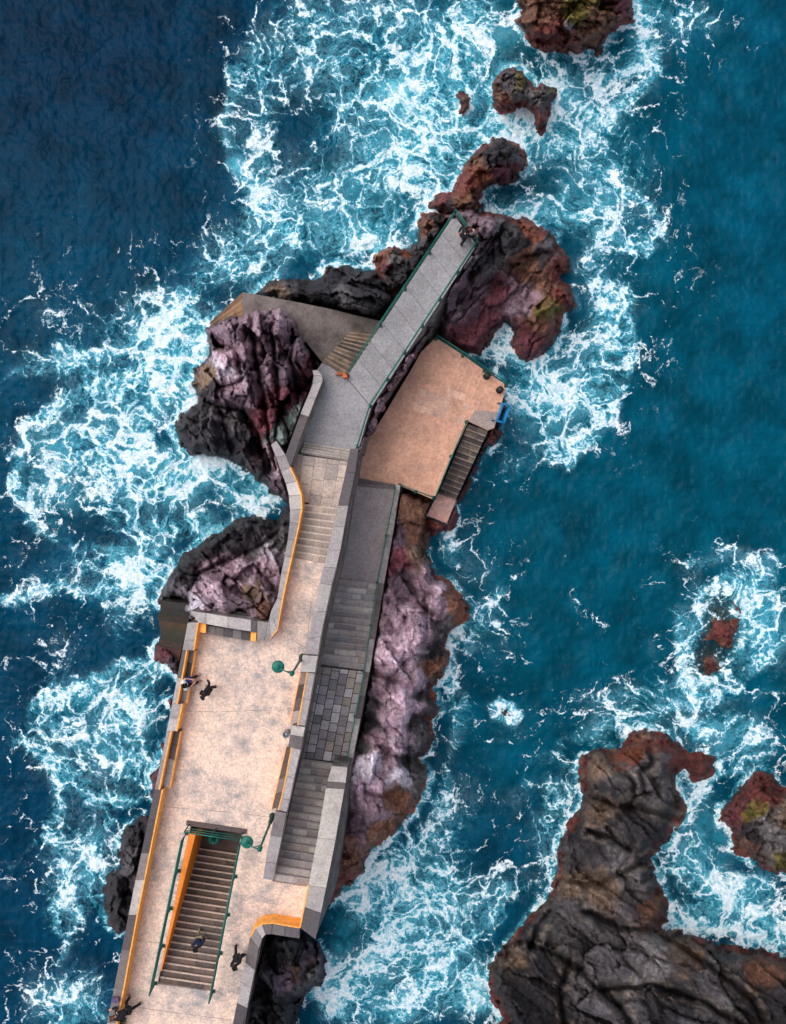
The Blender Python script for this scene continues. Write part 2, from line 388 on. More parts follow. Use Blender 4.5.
def wall_strip(rows, zb, body, cop, batL=0., batR=0., step=1.15, cap_t=.16):
    """battered masonry body and a coping of separate cut blocks on top"""
    for (a, b) in zip(rows, rows[1:]):
        P = [W(a[0], a[1], a[4]), W(b[0], b[1], b[4]), W(b[2], b[3], b[4]), W(a[2], a[3], a[4])]
        dn = [p.copy() for p in P]
        ac0 = (P[3]-P[0]); ac1 = (P[2]-P[1]); ac0.z = ac1.z = 0; u0 = ac0.normalized(); u1 = ac1.normalized()
        ins = .03
        tp = [P[0]+u0*ins, P[1]+u1*ins, P[2]-u1*ins, P[3]-u0*ins]
        bt = [tp[0]-u0*batL, tp[1]-u1*batL, tp[2]+u1*batR, tp[3]+u0*batR]
        body.prism([(p.x, p.y) for p in tp], [p.z-cap_t for p in tp], zb, (.5, .5, .5), bottom=[(p.x, p.y) for p in bt])
        L = ((P[0]+P[3])/2-(P[1]+P[2])/2).length; n = max(1, round(L/step)) if a[5] >= 0 else max(1, round(L/6))
        cuts = [0.] + sorted((k+random.uniform(-.18, .18))/n for k in range(1, n)) + [1.]
        for t0, t1 in zip(cuts, cuts[1:]):
            g = .008/max(L, .1)
            q = []
            for t, in ((t0+g,), (t1-g,)):
                q.append((P[0].lerp(P[1], t), P[3].lerp(P[2], t)))
            dz = random.uniform(-.008, .008)
            pts = [q[0][0], q[1][0], q[1][1], q[0][1]]
            cop.prism([(p.x, p.y) for p in pts], [p.z+dz for p in pts], min(p.z for p in pts)-cap_t-.002, tone(max(a[5], 0)) if a[5] >= 0 else c_(186, 178, 172))
def painted(rows, side, zlow, mb, t=.02, lip=.035):
    """orange paint coat on the inner face of a wall with a lip over the coping edge"""
    for a, b in zip(rows, rows[1:]):
        i, j = (2, 0) if side == 'R' else (0, 2)
        A = W(a[i], a[i+1], a[4]+.004); B = W(b[i], b[i+1], b[4]+.004)
        oa = W(a[j], a[j+1], a[4]+.004); ob = W(b[j], b[j+1], b[4]+.004)
        ua = (A-oa).normalized(); ub = (B-ob).normalized()
        A1 = A+ua*t; B1 = B+ub*t; A0 = A-ua*lip; B0 = B-ub*lip
        zl = zlow if not callable(zlow) else None
        q = [A0, B0, B1, A1]
        mb.prism([(p.x, p.y) for p in q], [p.z+.012 for p in q], min(A.z, B.z)-.0, (1, 1, 1))
        q = [A+ua*.003, B+ub*.003, B1, A1]
        zla = zlow(a[1]) if callable(zlow) else zlow
        mb.prism([(p.x, p.y) for p in q], [p.z for p in q], zla, (1, 1, 1))

def xy(pts, z): return [tuple(W(x, y, z)[:2]) for x, y in pts]
# ---- masses and decks (structure)
out_px = OUT + [(233, 1080)] + [(r[2], r[3]) for r in reversed(W5[1:-1])] + [(315.3, 939.3), (326, 888), (326, 886)]
east_px = [(272.6, 881.2)] + [(r[2], r[3]) for r in reversed(W3_end[:-1])] + [(r[2], r[3]) for r in reversed(W3_bB[:-1])] + [(303, 737), (305, 726), (310, 700), (315, 672), (317.8, 655.5), (320.8, 636), (331.5, 585), (336.2, 567)]
north_px = [(285, 558), (281.3, 573), (277.4, 598), (268.2, 622.4)]
tw = [W(x, y, WT) for x, y in out_px]
tw = [(p.x, p.y) for p in tw]
tw += xy([(306.5, 886.8), (272, 881.5)], TZ)
tw += [tuple(W(x, y, WT)[:2]) for x, y in east_px]
tw += xy([(324.5, 563.5), (294, 558)], TZ) + [tuple(W(x, y, WT)[:2]) for x, y in north_px]
hole = xy([(190.5, 826), (241.5, 833), (211.5, 991.5), (157.5, 984)], TZ)
tp = list(tw); tp[0] = tuple(W(192.5, 615, WT)[:2]); tp[-1] = tuple(W(267, 626, WT)[:2])
pav = MB(); pav.prism(tp, TZ, TZ-.25, s2l((236, 207, 190)), holes=[hole])
o = pav.build('terrace_pavement', M_paving); tag(o, kind='structure')
jn = MB()
for pts in ([(181, 711), (215, 712), (250, 710.5), (291, 711)], [(160, 806), (190, 809), (230, 812), (276, 818)], [(242, 900), (262, 902), (282, 905)], [(297, 600), (311, 602), (306.5, 648), (292, 640)], [(150, 868), (166, 870)], [(136, 940), (160, 943)], [(226, 930), (238, 931)], [(128, 1006), (170, 1012), (232, 1020)]):
    for (x0, y0), (x1, y1) in zip(pts, pts[1:]):
        for k in range(6):
            if random.random() < .2: continue
            a0 = W(x0+(x1-x0)*k/6, y0+(y1-y0)*k/6+random.uniform(-.15, .15), TZ); a1 = W(x0+(x1-x0)*(k+1)/6, y0+(y1-y0)*(k+1)/6+random.uniform(-.15, .15), TZ)
            n_ = Vector((-(a1-a0).y, (a1-a0).x, 0)).normalized()*random.uniform(.007, .014)
            jn.prism([tuple(q[:2]) for q in (a0-n_, a1-n_, a1+n_, a0+n_)], TZ+.004, TZ-.01, s2l((150, 134, 126)))
tag(jn.build('pavement_joints', M_conc), kind='structure')
hole_w = xy([(189.5, 824), (242.5, 832), (212.5, 992.5), (156.5, 985)], TZ)
ms = MB(); ms.prism([(x*.9995, y*.9995) for x, y in tw], TZ-.254, -2.0, (.5, .5, .5), holes=[hole_w])
o = ms.build('terrace_foundation', M_mason_dk); tag(o, kind='structure')

# middle landing between the two flights
mb = MB()
lp = [(283, 461), (287, 482), (289, 500), (296, 503.8), (342.6, 508.7), (348, 508), (354, 474), (357, 462), (345.6, 461), (306, 454), (290, 452)]
mb.prism(xy(lp, LZ), LZ-.006, -1.5, c_(140, 128, 122))
o = mb.build('landing_base', M_mason_dk); tag(o, kind='structure')
def paving(name, quad, z0, z1, rows, cols, tones, mat, gap=.02, jit=.16, kindlab=True, holes=(), th=.1, stagger=True):
    """individual slabs inside a quad given by pixel corners: TL, TR, BR, BL"""
    mb = MB(); Q = [W(quad[0][0], quad[0][1], z0), W(quad[1][0], quad[1][1], z0), W(quad[2][0], quad[2][1], z1), W(quad[3][0], quad[3][1], z1)]
    def P(u, v): return Q[0].lerp(Q[1], u).lerp(Q[3].lerp(Q[2], u), v)
    wid = (Q[1]-Q[0]).length; hei = (Q[3]-Q[0]).length
    gu = gap/2/wid; gv = gap/2/hei
    for c in range(cols):
        off = random.uniform(0, 1) if stagger else 0
        vs = [0.]; v = (off*.8+.2)/rows
        while v < .97: vs.append(v); v += (1+random.uniform(-jit, jit))/rows
        vs.append(1.)
        for v0, v1 in zip(vs, vs[1:]):
            if v1-v0 < .2/rows: continue
            u0, u1 = c/cols, (c+1)/cols
            q = [P(u0+gu, v0+gv), P(u1-gu, v0+gv), P(u1-gu, v1-gv), P(u0+gu, v1-gv)]
            dz = random.uniform(-.006, .006)
            t = random.choice(tones); k = random.uniform(.94, 1.06)
            mb.prism([(p.x, p.y) for p in q], [p.z+dz for p in q], min(p.z for p in q)-th, s2l(tuple(min(255, a*k) for a in t)))
    return mb
mb = paving('x', [(303, 455.5), (352, 462), (343, 508.3), (297, 504.0)], LZ+.02, LZ+.02, 3., 4, [(190, 172, 162), (178, 162, 154), (196, 178, 166), (170, 156, 150)], M_stone, gap=.014)
mb.prism(xy([(289, 468), (296, 453.5), (303, 455), (297.3, 504), (289, 503)], LZ), LZ+.012, LZ-.1, c_(150, 138, 132))
o = mb.build('landing_pavement', M_conc); tag(o, kind='structure')

# north walkway
mb = MB()
nw = [(454, 215.5), (476.4, 245), (440, 300.5), (405, 354.5), (371.4, 407), (366, 423), (358.3, 449.5), (349.6, 450), (309, 444), (300, 442), (314, 374), (322, 362.5), (330, 366.5), (346.5, 377.5), (380, 327)]
top = xy(nw, NZ)
bw = [Vector(p) for p in top]
bot = []
for (px, py), p in zip(nw, top):
    d = Vector((0, 0))
    if px > 365 or (px, py) == (358.3, 449.5): d = Vector((.55, -.34))
    bot.append((p[0]+d.x, p[1]+d.y))
mb.prism(top, NZ-.12, -1.5, (.5, .5, .5), bottom=bot)
o = mb.build('walkway_base', M_mason); tag(o, kind='structure')
mb = MB()
# deck cast in bays with joints
A0, A1 = W(454.3, 215.2, NZ), W(476.8, 245, NZ); B0, B1 = W(346.5, 377.5, NZ), W(371.4, 407.2, NZ)
nb = 9
for k in range(nb):
    for side in range(2):
        t0, t1 = k/nb, (k+1)/nb
        e = .0007
        L0, L1 = A0.lerp(B0, t0+e), A0.lerp(B0, t1-e); R0, R1 = A1.lerp(B1, t0+e), A1.lerp(B1, t1-e)
        f0, f1 = (0, .4988) if side == 0 else (.5012, 1)
        q = [L0.lerp(R0, f0), L0.lerp(R0, f1), L1.lerp(R1, f1), L1.lerp(R1, f0)]
        kk = random.uniform(.96, 1.04)
        mb.prism([(p.x, p.y) for p in q], NZ+random.uniform(-.002, .002), NZ-.13, s2l((150*kk, 148*kk, 150*kk)))
lo = [(346.4, 378), (371.2, 407.6), (366, 423), (362, 437), (358.3, 449.5), (349.6, 450), (309, 444), (300, 442), (314, 374), (322, 362.7), (330, 366.8)]
mb.prism(xy(lo, NZ), NZ, NZ-.13, c_(152, 149, 152))
o = mb.build('walkway_pavement', M_conc); tag(o, kind='structure')

# lower landing with stone blocks
mb = MB(); mb.prism(xy([(296, 757.6), (300, 715), (314.5, 664), (366.5, 671), (348.2, 767), (333, 763)], SZ), SZ-.03, -1.5, (.5, .5, .5))
o = mb.build('lower_landing_base', M_mason_dk); tag(o, kind='structure')
mb = paving('x', [(315, 666), (365.5, 671.5), (347.7, 763), (297, 757.8)], SZ, SZ, 9.5, 6,
            [(154, 149, 152), (176, 170, 171), (138, 132, 136), (164, 158, 160), (146, 139, 141), (188, 182, 183), (150, 138, 130), (128, 122, 125)], M_stone, gap=.035)
o = mb.build('lower_landing_pavement', M_stone); tag(o, kind='structure')
# lower ramp
mb = MB(); mb.prism(xy([(352, 486), (396.5, 490), (379, 583.5), (337, 579.5), (336, 560)], RZ), RZ, -1.5, c_(160, 148, 148))
o = mb.build('lower_path', M_conc); tag(o, kind='structure')

# bathing platform
pl = [(435.6, 337.6), (462, 354.5), (506.8, 386), (501, 405), (494, 428), (487.6, 430.3), (468.2, 421), (467, 424), (452, 457), (438, 492), (433.5, 499.5), (398.7, 485), (357, 478), (356, 470), (368, 440), (381, 420), (396, 395), (414, 365), (421, 352)]
mb = MB(); mb.prism(xy(pl, PZ), PZ, PZ-.35, c_(208, 158, 134)); 
tag(mb.build('platform_pavement', mat_concrete('salmon_concrete', stain=(140, 112, 100), stain_amt=.55, scale=.7)), kind='structure')
mb = MB(); mb.prism([(x*.998, y*.998) for x, y in xy(pl, PZ)], PZ-.352, -1.8, (.5, .5, .5)); tag(mb.build('platform_base', M_mason_dk), kind='structure')
# faded paving pattern raised on platform (paler slabs) and grey end patch
mb = MB()
for (x0, y0) in [(436+dx*6.2-dy*2.6, 385+dx*1.9+dy*7.4) for dx in range(-2, 6) for dy in range(0, 4)]:
    if random.random() < .45: continue
    k = random.uniform(.94, 1.05)
    q = [(x0, y0), (x0+5.6, y0+1.8), (x0+3.2, y0+8.4), (x0-2.4, y0+6.6)]
    if sdist(np.array([x0+1.5]), np.array([y0+4.]), pl)[0] < 6: continue
    mb.prism(xy(q, PZ), PZ+.004+random.uniform(0, .003), PZ-.02, s2l((210*k, 170*k, 150*k)))
dx_, dy_ = -.38, .925      # joints running along the platform, broken by wear
for k in range(9):
    x0, y0 = 448+k*7.2-10, 348+k*4.6
    s_ = 0
    while s_ < 150:
        L = random.uniform(3, 16)
        p = [(x0+dx_*s_-.28, y0+dy_*s_), (x0+dx_*s_+.28, y0+dy_*s_), (x0+dx_*(s_+L)+.28, y0+dy_*(s_+L)), (x0+dx_*(s_+L)-.28, y0+dy_*(s_+L))]
        ds = sdist(np.array([q_[0] for q_ in p]), np.array([q_[1] for q_ in p]), pl)
        if ds.min() > 3 and random.random() < .55: mb.prism(xy(p, PZ), PZ+.005, PZ-.01, c_(226, 184, 160))
        s_ += L+random.uniform(1, 8)
for k in range(13):
    x0, y0 = 432-k*5.2, 352+k*10.5
    for s_ in range(0, 80, 8):
        p = [(x0+s_, y0+s_*.3), (x0+s_+6.5, y0+s_*.3+2), (x0+s_+6.5, y0+s_*.3+2.5), (x0+s_, y0+s_*.3+.5)]
        ds = sdist(np.array([q_[0] for q_ in p]), np.array([q_[1] for q_ in p]), pl)
        if ds.min() > 3 and random.random() < .3: mb.prism(xy(p, PZ), PZ+.0045, PZ-.01, c_(224, 182, 158))
q = [(468.5, 420.8), (475, 410), (499, 412), (494.3, 427.6), (487.6, 430)]
mb.prism(xy(q, PZ), PZ+.008, PZ-.02, c_(158, 142, 136))
tag(mb.build('platform_paving_slabs', M_conc), kind='structure')

# north west slab with slipway
mb = MB()
sl = [(242.4, 292), (291.6, 301), (330.5, 309), (358, 316), (385, 322), (372, 345), (350, 376), (336, 372), (322, 362), (306, 342), (290, 340), (243, 336)]
mb.prism(xy(sl, GZ), GZ, -1.5, c_(118, 109, 106))
tag(mb.build('old_quay_pavement', M_old), kind='structure')
mb = MB()
a, b, c, d = W(242.4, 292, GZ), W(243, 334, GZ), W(208, 336, -.6), W(202.5, 329, -.6)
for k in range(7):
    t0, t1 = k/7+.004, (k+1)/7-.004; kk = random.uniform(.75, 1.15)
    q = [a.lerp(b, t0), a.lerp(b, t1), d.lerp(c, t1), d.lerp(c, t0)]
    colr = random.choice([(140, 104, 76), (118, 92, 74), (150, 116, 88), (104, 84, 72)])
    vs = q+[Vector((p.x, p.y, -2.)) for p in q]
    mb.add(vs, [(0, 1, 2, 3)[::-1], (0, 4, 5, 1)[::-1], (1, 5, 6, 2)[::-1], (2, 6, 7, 3)[::-1], (3, 7, 4, 0)[::-1]], s2l(colr))
tag(mb.build('slipway', M_old), 'brown streaked sloping slab running from the old grey quay down into the foam', 'slipway')

# ---- parapets
def wall_thing(label, groups, zb, mats=(M_mason, M_stone), paint=None, batL=0, batR=0, cat='wall', paintz=TZ, bevel=.015):
    t = thing('parapet_wall', label, cat, W(groups[0][0][0], groups[0][0][1], TZ))
    body, cop = MB(), MB()
    for gr in groups: wall_strip(gr, zb, body, cop, batL, batR)
    body.build('masonry', mats[0], t); cop.build('coping', mats[1], t, bevel=bevel)
    if paint:
        pm = MB()
        for gr, side, zl in paint: painted(gr, side, zl, pm)
        pm.build('painted_face', M_orange, t)
    return t
def mkbench(t_label, rows_back, front, z=7.95, dark=.9, paint_front=True, label_cat='bench', fence=None, backside='R', ends=False):
    """built-in stone bench: seat slabs on a plinth; front edge painted orange"""
    t = thing('stone_bench', t_label, label_cat, W(front[0][0], front[0][1], TZ))
    base, seat, pm = MB(), MB(), MB()
    i = 2 if backside == 'R' else 0
    B = [W(r[i], r[i+1], WT) for r in (rows_back[0], rows_back[-1])]
    for p in B: p.z = z
    Fp = [W(x, y, z) for x, y in front]
    dd = ((Fp[0]-B[0])).normalized()
    B = [p+dd*.035 for p in B]
    base.prism([(p.x, p.y) for p in (B[0], B[1], Fp[1]-dd*.04, Fp[0]-dd*.04)], z-.09, TZ+.002, (.5, .5, .5))
    n = 4; e = .004
    for k in range(n):
        t0, t1 = k/n+e, (k+1)/n-e
        q = [B[0].lerp(B[1], t0), B[0].lerp(B[1], t1), (Fp[0]).lerp(Fp[1], t1), Fp[0].lerp(Fp[1], t0)]
        seat.prism([(p.x, p.y) for p in q], z, z-.088, tone(1.) if random.random() < dark else tone(0))
    q = [Fp[0]+dd*.004, Fp[1]+dd*.004, Fp[1]+dd*.03, Fp[0]+dd*.03]
    base.build('plinth', M_mason, t); seat.build('seat', M_stone, t, bevel=.01)
    if paint_front:
        pm.prism([(p.x, p.y) for p in q], z+.006, TZ+.002, (1, 1, 1)); 
        q = [Fp[0]-dd*.02, Fp[1]-dd*.02, Fp[1]+dd*.003, Fp[0]+dd*.003]
        pm.prism([(p.x, p.y) for p in q], z+.007, z+.002, (1, 1, 1)); pm.build('painted_edge', M_orange, t)
    return t
g5 = W1_groups
wall_thing('long sea wall down the left edge of the terrace with orange painted inner face', g5, TZ-.3, (M_mason, M_stone),
           paint=[(gr, 'R', TZ+.002) for gr in g5])
def rz_(y):   # floor height beside the ramp wall
    return TZ if y > 560 else (LZ if y < 505 else LZ+(y-505)/55*(TZ-LZ))-.0
wall_thing('pale stone wall curving from the top left terrace corner up beside the narrow steps', [W2_top, W2_cor, W2_ramp, W2_spur], 0.5,
           paint=[([r for r in W2_cor[2:]], 'R', TZ+.002), (W2_ramp, 'R', lambda y: rz_(y)-.3)], batL=.25)
wall_thing('thin stone topped wall between the purple crag and the grey walkway', [W2_thin], 3.0, (mat_masonry('lichen_masonry', (150, 142, 132), (110, 104, 98)), M_stone), batR=.18, batL=.1)
wall_thing('wall between terrace and lower stairs with benches along its left side', [W3_ramp, W3_b1, W3_bA, W3_b2, W3_bB, W3_end], 1.5,
           paint=[(W3_bA, 'L', 7.96), (W3_bB, 'L', 7.96)], batR=.12)
wall_thing('tall right hand wall of the lower stairs with a long pale unbroken coping', [W4], -1.5, (M_mason, M_stone), batR=.95, paint=[(W4[4:], 'L', TZ)])
wall_thing('dark topped wall curving round the small rock at the bottom with a wide orange face', [W5], 1.0, (M_mason_dk, M_stone),
           paint=[(W5[:6], 'L', TZ+.002)], batR=.2)
# benches
mkbench('stone bench set in the left wall with a person sitting on it', W1_groups[1], [(195.0, 650.8), (186.3, 703.6)], dark=.25)
mkbench('empty stone bench set in the left wall below the seated person', W1_groups[3], [(180.4, 731.6), (169.7, 788.6)], dark=.8)
t = thing('stone_bench', 'stone bench along the top edge of the terrace between two orange ends', 'bench', W(228, 634, TZ))
mb = MB(); zz = 7.95
q = xy([(206.5, 625.5), (250.5, 632.2), (250.0, 640.8), (206, 633.8)], zz)
mb.prism(q, zz-.08, TZ+.002, (.5, .5, .5)); mb.build('plinth', M_mason, t)
mb = MB()
for k in range(5):
    a, b = k/5+.004, (k+1)/5-.004
    P0, P1, P2, P3 = (Vector((*p, zz)) for p in q)
    qq = [P0.lerp(P1, a), P0.lerp(P1, b), P3.lerp(P2, b), P3.lerp(P2, a)]
    mb.prism([(p.x, p.y) for p in qq], zz, zz-.078, tone(1.))
mb.build('seat', M_stone, t)
for ex in (([(198.9, 622.9), (206, 624), (205.5, 633), (197.5, 632)]), ([(250.9, 631.8), (256.5, 632.6), (255.5, 641.5), (250.3, 640.8)])):
    mb = MB(); mb.prism(xy(ex, 8.2), 8.2, TZ+.002, (1, 1, 1)); mb.build('end_block', M_orange, t)
mkbench('upper stone bench on the right side of the terrace beside the green lamp', W3_bA, [(300.6, 672.8), (289.9, 724.6)], dark=.9, backside='L')
mkbench('lower stone bench on the right side of the terrace below the grey bin', W3_bB, [(285.8, 749), (271.5, 809.5)], dark=.9, backside='L')

# ---- stairs
def flight(label, TL, TR, BL, BR, zt, zb, n, mat, tones, nosing=None, th=.55, group=None, slabs=1, nose_mat=None, base_z=None):
    """n risers from zt to zb; pixel corners taken at the height of each end; every step is a part"""
    a0, a1 = W(*TL, zt), W(*TR, zt); b0, b1 = W(*BL, zb), W(*BR, zb)
    t = thing('stone_staircase', label, 'staircase', (a0+b1)/2, 0, group)
    r = (zt-zb)/n; m = n-1
    for i in range(m):
        z = zt-(i+1)*r
        f0, f1 = i/m, (i+1)/m
        q = [a0.lerp(b0, f0), a1.lerp(b1, f0), a1.lerp(b1, f1), a0.lerp(b0, f1)]
        nose = MB(); sm = MB()
        cuts = [0.]+sorted(random.uniform(.15, .85) for _ in range(slabs-1))+[1.]
        for c0, c1 in zip(cuts, cuts[1:]):
            qq = [q[0].lerp(q[1], c0+.002), q[0].lerp(q[1], c1-.002), q[3].lerp(q[2], c1-.002), q[3].lerp(q[2], c0+.002)]
            tn = random.choice(tones); k = random.uniform(.92, 1.08)
            zlow = z-th if base_z is None else base_z
            sm.prism([(p.x, p.y) for p in qq], z+random.uniform(0, .006), zlow, s2l(tuple(min(255, v*k) for v in tn)))
        st = sm.build('step', mat, t)
        if nosing:
            u = (q[3]-q[0]).normalized(); u.z = 0; u.normalize()
            e = [q[3]-u*.05+Vector((0, 0, 0)), q[2]-u*.05, q[2]+u*.02, q[3]+u*.02]
            nose.prism([(p.x, p.y) for p in e], z+.012, z-.045, s2l(nosing)); nose.build('nosing', nose_mat or mat, st)
            bpy.context.view_layer.update()
    return t
flight('upper flight of pale steps beside the orange edged wall', (294, 558), (325, 563.5), (304, 504.5), (344, 509), TZ, LZ, 9, M_stone, [(176, 160, 150), (164, 150, 142), (186, 168, 156)], slabs=3, base_z=LZ-.5, nosing=(206, 190, 178))
flight('short flight of four wide steps where the narrow path meets the grey walkway', (300, 453), (348.5, 461.5), (304, 443), (351, 450.3), LZ, NZ, 5, M_stone, [(150, 140, 136), (160, 148, 142)], slabs=2, base_z=NZ-.5, nosing=(176,166,160))
DKT = [(168, 158, 156), (152, 143, 142), (178, 169, 166), (142, 136, 138), (184, 175, 170), (156, 144, 138)]
flight('long flight of worn dark steps between the terrace bench wall and the pale coping', (272.2, 881.4), (308, 887), (299, 758.2), (334, 762.8), TZ, SZ, 17, M_stone, DKT, slabs=3, base_z=SZ-.6, nosing=(156, 148, 148))
flight('flight of uneven grey steps below the paved landing leading to the dark ramp', (314.5, 665.8), (366, 671.5), (336.5, 579.3), (379.3, 583.5), SZ, RZ, 15, M_stone, DKT+[(150, 150, 156)], slabs=4, base_z=RZ-.6, nosing=(158, 152, 154))
flight('two shallow steps from the dark ramp onto the salmon platform', (352, 486.5), (397, 490.5), (356, 478.2), (399, 485), RZ, PZ, 3, M_stone, [(112, 104, 104), (124, 114, 112)], base_z=PZ-.4)
flight('mossy bathing steps going down to the sea from the salmon platform', (468.3, 423.8), (488, 431), (438.6, 493.5), (455.5, 500), PZ, .75, 14, M_old, [(84, 74, 72), (100, 88, 82), (72, 64, 64), (108, 96, 84)], slabs=2, base_z=-.5, th=1, nosing=(138, 124, 114))
flight('rusty streaked steps dropping from the walkway corner to the old quay', (322, 361.5), (347.2, 378), (350, 333), (378, 336), NZ, GZ, 11, M_old, [(108, 92, 82), (84, 76, 72), (120, 102, 88), (72, 66, 64)], slabs=1, base_z=GZ-.5, nosing=(158, 136, 118))
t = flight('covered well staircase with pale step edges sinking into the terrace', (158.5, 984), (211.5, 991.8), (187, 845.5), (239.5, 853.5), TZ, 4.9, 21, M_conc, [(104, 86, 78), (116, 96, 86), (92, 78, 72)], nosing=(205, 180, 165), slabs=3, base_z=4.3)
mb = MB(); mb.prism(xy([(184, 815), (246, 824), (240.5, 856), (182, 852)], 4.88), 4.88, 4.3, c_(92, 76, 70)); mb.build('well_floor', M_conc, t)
# orange wall lining of the well
mb = MB()
A, B = W(190.5, 826, TZ), W(157.5, 984, TZ); u = (B-A).normalized(); nrm = Vector((-u.y, u.x, 0))
if nrm.x < 0: nrm = -nrm
A = A+u*.35
q = [A+nrm*.01, B+nrm*.01-u*.6, B+nrm*.05-u*.6, A+nrm*.30]
q2 = [A+nrm*.01, B+nrm*.01-u*.6, B+nrm*.07-u*.6, A+nrm*.34]
mb.prism([(p.x, p.y) for p in q], TZ+.012, 4.9, (1, 1, 1), bottom=[(p.x, p.y) for p in q2]); mb.build('painted_wall', mat_paint('shade_offset_orange', (255, 146, 44), .7, .12), t)  # orange made stronger in the colour to offset the well's shade
# dark kerb round the well
mb = MB()
kz = TZ+.06
for q in ([(186.5, 820.5), (247, 829.5), (246, 833.8), (186, 825.5)],): mb.prism(xy(q, kz), kz, TZ+.002, c_(96, 84, 82))
mb.build('kerb', M_stone, t)
# seaward pad below the bathing steps, low kerb by the ramp
mb = MB(); mb.prism(xy([(438.5, 493.5), (456, 500.5), (447, 523.4), (426.7, 515.5)], .9), .75, -1.5, c_(222, 172, 160))
tag(mb.build('concrete_pad', M_conc), 'pinkish concrete pad at the foot of the mossy bathing steps', 'landing pad')
t = thing('kerb_wall', 'low beige kerb wall on the rock side of the dark ramp and grey steps', 'kerb', W(397, 485, RZ))
K = [(396, 484, 400.5, 485, RZ+.3, 0), (387, 535, 392.5, 536, RZ+.3, 0), (378.3, 583, 384, 584, RZ+.35, .5), (364.5, 672, 369.5, 672.5, SZ+.3, .6), (355, 718, 360.5, 719, SZ+.3, .6), (347.6, 760, 352.5, 761, SZ+.3, .2)]
body, cop = MB(), MB(); wall_strip(K, 0.0, body, cop, 0, .3, 1.4, .12); body.build('masonry', M_mason, t); cop.build('coping', M_old, t)

# ---- railings
def railing(label, pts, z, h=1.05, spacing=2.0, nb=2, mat=None, r=.025, zs=None, post_r=.028, group='green railings of the pier'):
    mat = mat or M_green
    P = [W(x, y, (zs[i] if zs else z)) for i, (x, y) in enumerate(pts)]
    t = thing('green_railing', label, 'railing', P[0], 0, group)
    for k in range(nb):
        hh = h*(1-k*.5/max(nb-1, 1)*1.0) if nb > 1 else h
        mb = MB(); mb.tube([p+Vector((0, 0, hh)) for p in P], r if k == 0 else r*.7, 8); mb.build('top_rail' if k == 0 else 'mid_rail', mat, t)
    for a, b in zip(P, P[1:]):
        n = max(1, round((b-a).length/spacing))
        for i in range(n + (1 if b is P[-1] else 0)):
            p = a.lerp(b, i/n); mb = MB()
            mb.tube([p, p+Vector((0, 0, h))], post_r, 8); mb.box(p+Vector((0, 0, .02)), (.16, .16, .04)); mb.build('post', M_greendk, t)
    return t
railing('green railing along the left edge of the grey walkway', [(347.5, 376), (380.5, 326), (454, 217)], NZ)
railing('green railing across the far end of the grey walkway behind the two people', [(454.3, 216.2), (475.7, 245)], NZ, spacing=1.2, nb=3)
railing('green railing along the right edge of the grey walkway down to the steps', [(475.8, 246), (440, 300), (405, 353.5), (370.3, 406.5), (357.6, 448.5)], NZ)
railing('green railing on the upper right edge of the salmon platform', [(436, 339), (462.5, 356), (505.8, 386)], PZ, spacing=1.6)
railing('green railing between the salmon platform and the bathing steps', [(466.3, 422), (451, 456.5), (434.5, 497.5)], PZ, spacing=1.7)
railing('short green railing on the lower left edge of the salmon platform', [(399.6, 485), (416, 491.5), (433.5, 498)], PZ, spacing=1.2)
railing('long green railing down the right side of the dark ramp and grey steps', [(395.5, 488), (377.3, 583), (364, 671), (346.5, 761)], 0, zs=[RZ, RZ, SZ, SZ], h=.95)
railing('thick green railing on the left side of the stairwell', [(186.7, 833), (155.5, 983)], TZ, h=1.1, nb=5, spacing=1.6, r=.034)
railing('green railing on the right side of the stairwell', [(242.7, 838), (213.5, 991)], TZ, h=1.1, nb=4, spacing=1.6, r=.034)
railing('green railing across the head of the stairwell below the terrace', [(189.5, 824), (243, 832)], TZ, h=1.1, nb=3, spacing=1.5)

# ---- lamps
def lamp(label, bx, by, tx, ty, hx, hy, h=4.1, base=TZ):
    b = W(bx, by, base); t = thing('green_street_lamp', label, 'street lamp', b, 0, 'green lamps of the terrace')
    m = MB(); m.lathe(b, [(.16, 0), (.16, .05), (.11, .12), (.09, .9), (.06, 1.0)], 12); m.build('base', M_greendk, t)
    tp = Vector((b.x, b.y, base+h))
    m = MB(); m.tube([b+Vector((0, 0, .9)), b+Vector((0, 0, 2.2)), tp], [.06, .05, .04], 10); m.lathe(b+Vector((0, 0, h-.05)), [(.05, 0), (.1, .05), (.1, .3), (.03, .42)], 10); m.build('post', M_green, t)
    hd = W(hx, hy, base+h-.05)
    mid = tp.lerp(hd, .5)+Vector((0, 0, .12)); d = (hd-tp); side = Vector((d.y, -d.x, 0)).normalized()
    m = MB(); m.tube([tp+Vector((0, 0, .05)), tp.lerp(hd, .25)+Vector((0, 0, .25)), mid+Vector((0, 0, .1)), hd+Vector((0, 0, .16))], .028, 8)
    m.tube([tp+Vector((0, 0, -.35)), tp.lerp(hd, .2)+Vector((0, 0, -.05)), tp.lerp(hd, .4)+Vector((0, 0, .2))], .018, 6); m.build('arm', M_green, t)
    m = MB(); m.lathe(hd, [(.255, -.05), (.26, -.02), (.22, .02), (.14, .05), (.07, .07), (.05, .13), (.015, .15)], 28); m.build('lamp_shade', M_green, t)
    m = MB(); m.lathe(hd, [(.05, -.2), (.11, -.16), (.12, -.1), (.1, -.07)], 14); m.build('bulb_glass', M_steel, t)
    return t
lamp('green lamp standing by the wall at the upper right of the terrace', 302.3, 657, 290.5, 670, 278, 666.8, 4.2)
lamp('green lamp arching toward the top right corner of the stairwell', 272.8, 816, 261, 848, 246.8, 842.3, 4.0)
